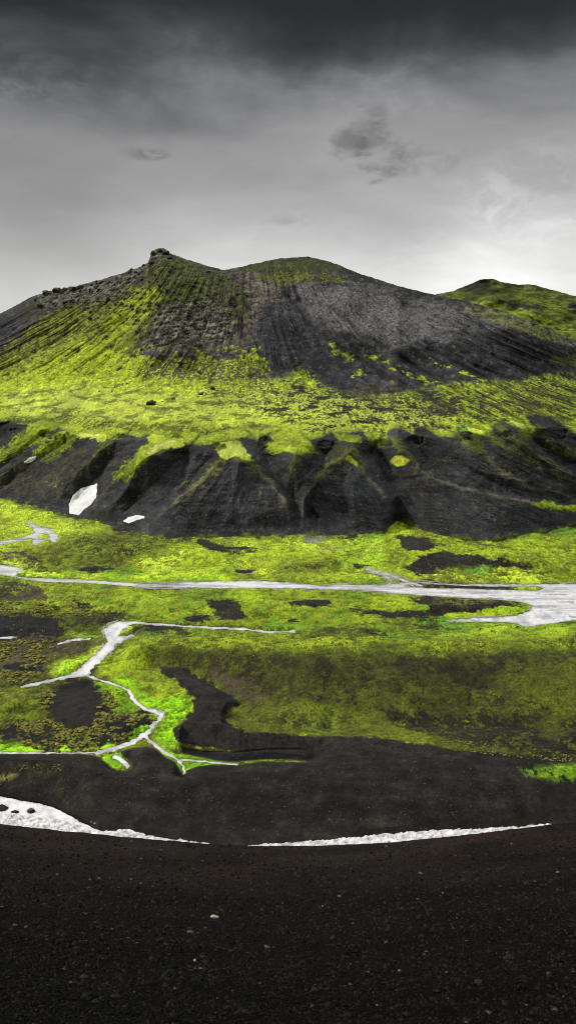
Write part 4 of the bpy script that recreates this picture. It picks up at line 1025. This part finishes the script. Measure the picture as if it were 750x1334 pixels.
cushions('moss_tufts', [[(575,962),(620,968),(700,976),(750,985),(760,995),(700,990),(640,984),(590,974)]], 420, 1.0, 2.4, TAN2, TAN, 'pale yellow moss tufts along the foot of the big moss mound', 'moss', -.1)
cushions('heath_tufts', [[(225,838),(420,848),(560,850),(760,835),(760,960),(700,965),(560,950),(420,925),(320,930),(270,880)]], 1600, .35, .8, lin(62,66,12), lin(112,120,18), 'dark and olive tufts of low heath on the moss mound', 'heath', -.35)
cushions('meadow_tufts', [[(0,690),(760,700),(760,835),(0,880)], [(130,840),(250,880),(250,960),(130,900)]], 5200, .4, .95, lin(84,94,16), lin(180,198,36), 'low hummocks of green and yellow moss across the valley floor', 'moss', -.2)
cushions('ash_tufts', [[(20,998),(80,994),(84,1006),(30,1008)], [(76,1016),(92,1014),(92,1032),(80,1034)]], 90, 1.0, 2.4, TAN2, TAN, 'sparse yellow tufts on the dark ash beside the calm water', 'plants', -.4)
cushions('pebbles', [[(516,695),(570,705),(572,722),(700,735),(700,745),(590,745),(530,748)], [(256,700),(345,717),(300,720),(262,712)], [(0,800),(85,812),(80,830),(0,830)], [(0,985),(700,1000),(700,1070),(400,1090),(150,1070),(0,1025)], [(300,955),(500,962),(640,990),(300,1000)]],
         1400, .35, .8, lin(90,86,78), lin(190,184,160), 'pale pebbles scattered over the dark ash patches', 'pebbles', -.6)
# stones on the spurs
n = 3600
cu = rng.integers(0, len(cols), n * 6); rv = rng.integers(0, n2, n * 6)
uu = cols[cu]; vv = V2[rv, cu]
dn = fbm(X2[rv, cu] / 30, Y2[rv, cu] / 30, 311, 3)
ok = np.nonzero((lowm[rv, cu] > .7) & (uu > -20) & (uu < 770) & (dn + rng.uniform(-.3, .3, len(uu)) > .0) & (vv < np.interp(uu, cols, B) - 2))[0][:n]
x, y, z = X2[rv[ok], cu[ok]], Y2[rv[ok], cu[ok]], Z2d[rv[ok], cu[ok]]
s = (.25 + .55 * rng.random(len(ok)) ** 3) * y / F
w = rng.random((len(ok), 1)); c = lin(92,96,40) * (1 - w) + lin(176,172,140) * w
add('scree_stones', scatter_mesh('scree_stones', OCT, np.stack([x, y, z + s * .3], -1), s, .7, c), M_peb, 'stuff', 'pale stones and lichen tufts speckling the dark scree spurs', 'stones')

# rocks standing in the calm water
M_wet = mat_tint('wet_rock', .6, .4, 3, .3, .05)
def floor_at(u, v):
    c = int(np.argmin(np.abs(cols - u))); r = int(np.argmin(np.abs(V1[:, c] - v))); return X1[r, c], Y1[r, c], Z1d[r, c]
for i, (u, v, px, lab) in enumerate([(42,1056,4.2,'black rock standing in the calm grey water near the left edge'), (30,1056,3,'low dark rock joined to the bank in the calm water'),
                                (54,1065,1.6,'small stone poking out of the water below the black rock'), (124,1073,2.2,'pale stone at the water edge where the rapids begin'), (119,1071,1.5,'tiny pale stone beside another at the head of the rapids'),
                                (141,1083,3,'dark rock at the bank where calm water turns into rapids')]):
    x, y, z = floor_at(u, v); r = px * y / F
    pale = 'pale' in lab
    me = boulder_mesh('rock', 500 + i, ICO3, .6, .6, lin(120,114,100) if pale else lin(24,22,20), lin(170,165,150) if pale else lin(52,46,40))
    o = add('rock', me, M_wet, None, lab, 'rock'); o.location = (x, y, max(z, -18) + r * .2); o.scale = (r, r * .8, r); o.rotation_euler = (0, 0, i)

# ------------------------------------------------------------------ sky and light
SUN_EL, SUN_AZ = math.radians(37), math.radians(-74)      # azimuth from +Y (behind the mountain), towards the left
w = bpy.data.worlds.new('World'); scene.world = w; w.use_nodes = True
nt = w.node_tree; N = nt.nodes; L = nt.links
bg = N['Background']
sky = N.new('ShaderNodeTexSky'); sky.sky_type = 'NISHITA'; sky.sun_disc = False; sky.sun_elevation = SUN_EL; sky.sun_rotation = SUN_AZ
tc = N.new('ShaderNodeTexCoord'); sx = N.new('ShaderNodeSeparateXYZ'); L.new(tc.outputs['Generated'], sx.inputs[0])
def math_(op, a, b=None, c=None):
    n = N.new('ShaderNodeMath'); n.operation = op
    for i, q in enumerate((a, b, c)):
        if q is None: continue
        if isinstance(q, (int, float)): n.inputs[i].default_value = q
        else: L.new(q, n.inputs[i])
    return n.outputs[0]
def smoothr(x, a, b, lo=0, hi=1):
    n = N.new('ShaderNodeMapRange'); n.interpolation_type = 'SMOOTHSTEP'
    n.inputs['From Min'].default_value = a; n.inputs['From Max'].default_value = b; n.inputs['To Min'].default_value = lo; n.inputs['To Max'].default_value = hi
    L.new(x, n.inputs['Value']); return n.outputs[0]
elev = math_('ARCSINE', sx.outputs['Z'])                      # radians
azim = math_('ARCTAN2', sx.outputs['X'], sx.outputs['Y'])
def cloud_noise(scale, sxx, syy, detail=6, rough=.55, dist=.0, off=0):
    cb = N.new('ShaderNodeCombineXYZ'); L.new(math_('MULTIPLY', azim, sxx), cb.inputs[0]); L.new(math_('MULTIPLY', elev, syy), cb.inputs[1]); cb.inputs[2].default_value = off
    n = N.new('ShaderNodeTexNoise'); n.inputs['Scale'].default_value = scale; n.inputs['Detail'].default_value = detail; n.inputs['Roughness'].default_value = rough; n.inputs['Distortion'].default_value = dist
    L.new(cb.outputs[0], n.inputs['Vector']); return n.outputs['Fac']
nA = cloud_noise(3.6, 1.0, 2.4, 9, .56, .25, 1.3)
nB = cloud_noise(9.0, 1.0, 2.2, 8, .6, .5, 4.7)
nD = cloud_noise(24.0, 1.0, 1.7, 8, .62, .8, 2.9)
# warped elevation drives the brightness of the cloud deck
we = math_('ADD', elev, math_('MULTIPLY', math_('SUBTRACT', nA, .5), .135))
we = math_('ADD', we, math_('MULTIPLY', math_('SUBTRACT', nB, .5), .045))
we = math_('SUBTRACT', we, math_('MULTIPLY', smoothr(azim, -.25, .3), .012))
ramp = N.new('ShaderNodeValToRGB'); cr2 = ramp.color_ramp; cr2.interpolation = 'B_SPLINE'
def L_(v): v /= 255.0; return v / 12.92 if v <= .04045 else ((v + .055) / 1.055) ** 2.4
stops = [(-.1, 216, 216, 214), (.05, 216, 216, 214), (.085, 206, 206, 204), (.125, 186, 185, 185), (.165, 168, 167, 168), (.21, 146, 146, 147), (.245, 112, 113, 116), (.272, 68, 70, 74), (.31, 38, 40, 44), (.42, 34, 36, 40)]
el = cr2.elements
while len(el) < len(stops): el.new(.5)
for e, (p, r, g, b) in zip(el, stops):
    e.position = (p + .1) / .6; e.color = (L_(r), L_(g), L_(b), 1)
L.new(math_('DIVIDE', math_('ADD', we, .1), .6), ramp.inputs['Fac'])
def blob(az, ele, ra, re, wn=.0):
    a = math_('DIVIDE', math_('SUBTRACT', azim, az), ra); b = math_('DIVIDE', math_('SUBTRACT', elev, ele), re)
    q = math_('SQRT', math_('ADD', math_('MULTIPLY', a, a), math_('MULTIPLY', b, b)))
    q = math_('ADD', q, math_('MULTIPLY', math_('SUBTRACT', nB, .5), wn))
    f_ = smoothr(q, .1, 1.15, 1, 0)
    return math_('MULTIPLY', f_, smoothr(nD, .36, .60)) if wn > 1.5 else f_
def dirang(u, v):
    dx, k = ray(u, v); return math.atan(dx), math.atan(-k / math.hypot(1, dx))
mult = 1.0
def add_mul(col, fac, val):
    n = N.new('ShaderNodeMix'); n.data_type = 'RGBA'; n.blend_type = 'MULTIPLY'; L.new(fac, n.inputs['Factor']); L.new(col, n.inputs['A']); n.inputs['B'].default_value = (val, val, val, 1); n.clamp_result = False
    return n.outputs['Result']
col = ramp.outputs['Color']
for (u, v, ru, rv, val, wn) in [(478,178,36,24,.74,6.0), (490,148,22,20,.70,6.0), (508,190,30,20,.80,6.0), (452,186,20,12,.76,6.0), (195,201,32,9,.66,3.0), (376,287,30,9,.72,3.0), (60,110,130,44,.74,2.5), (40,310,220,120,.72,1.0), (560,200,60,26,.80,4),
                                (680,340,170,80,1.35,1.0), (460,360,260,60,1.12,1), (700,250,120,70,1.2,2), (470,110,110,45,1.25,2.5), (200,200,200,90,.93,1), (730,270,50,10,.84,3)]:
    a, e = dirang(u, v); col = add_mul(col, blob(a, e, ru / F, rv / F, wn), val)
# bright overhead glow above the dark deck, added out of view to lift the light
ov = smoothr(elev, .42, .95)
mixo = N.new('ShaderNodeMix'); mixo.data_type = 'RGBA'; L.new(ov, mixo.inputs['Factor']); L.new(col, mixo.inputs['A']); mixo.inputs['B'].default_value = (1.75, 1.75, 1.72, 1)
# a little of the clear Nishita sky leaks through the cloud
sks = N.new('ShaderNodeMix'); sks.data_type = 'RGBA'; sks.blend_type = 'ADD'; sks.inputs['Factor'].default_value = 1.0
skm = N.new('ShaderNodeVectorMath'); skm.operation = 'SCALE'; L.new(sky.outputs['Color'], skm.inputs[0]); L.new(math_('MULTIPLY', ov, .08), skm.inputs['Scale'])
L.new(mixo.outputs['Result'], sks.inputs['A']); L.new(skm.outputs['Vector'], sks.inputs['B'])
L.new(sks.outputs['Result'], bg.inputs['Color']); bg.inputs['Strength'].default_value = 1.12

sd = bpy.data.lights.new('sun', 'SUN'); so = bpy.data.objects.new('sun', sd); C.objects.link(so)
sd.energy = 5.0; sd.angle = math.radians(6); sd.color = (1, .965, .9)
import mathutils
dvec = mathutils.Vector((math.sin(SUN_AZ) * math.cos(SUN_EL), math.cos(SUN_AZ) * math.cos(SUN_EL), math.sin(SUN_EL)))
so.rotation_euler = dvec.to_track_quat('Z', 'Y').to_euler()

scene.view_settings.view_transform = 'Standard'; scene.view_settings.look = 'None'; scene.view_settings.exposure = 0
scene.render.engine = 'CYCLES'
scene.cycles.filter_width = 1.0
scene.cycles.max_bounces = 4; scene.cycles.diffuse_bounces = 2
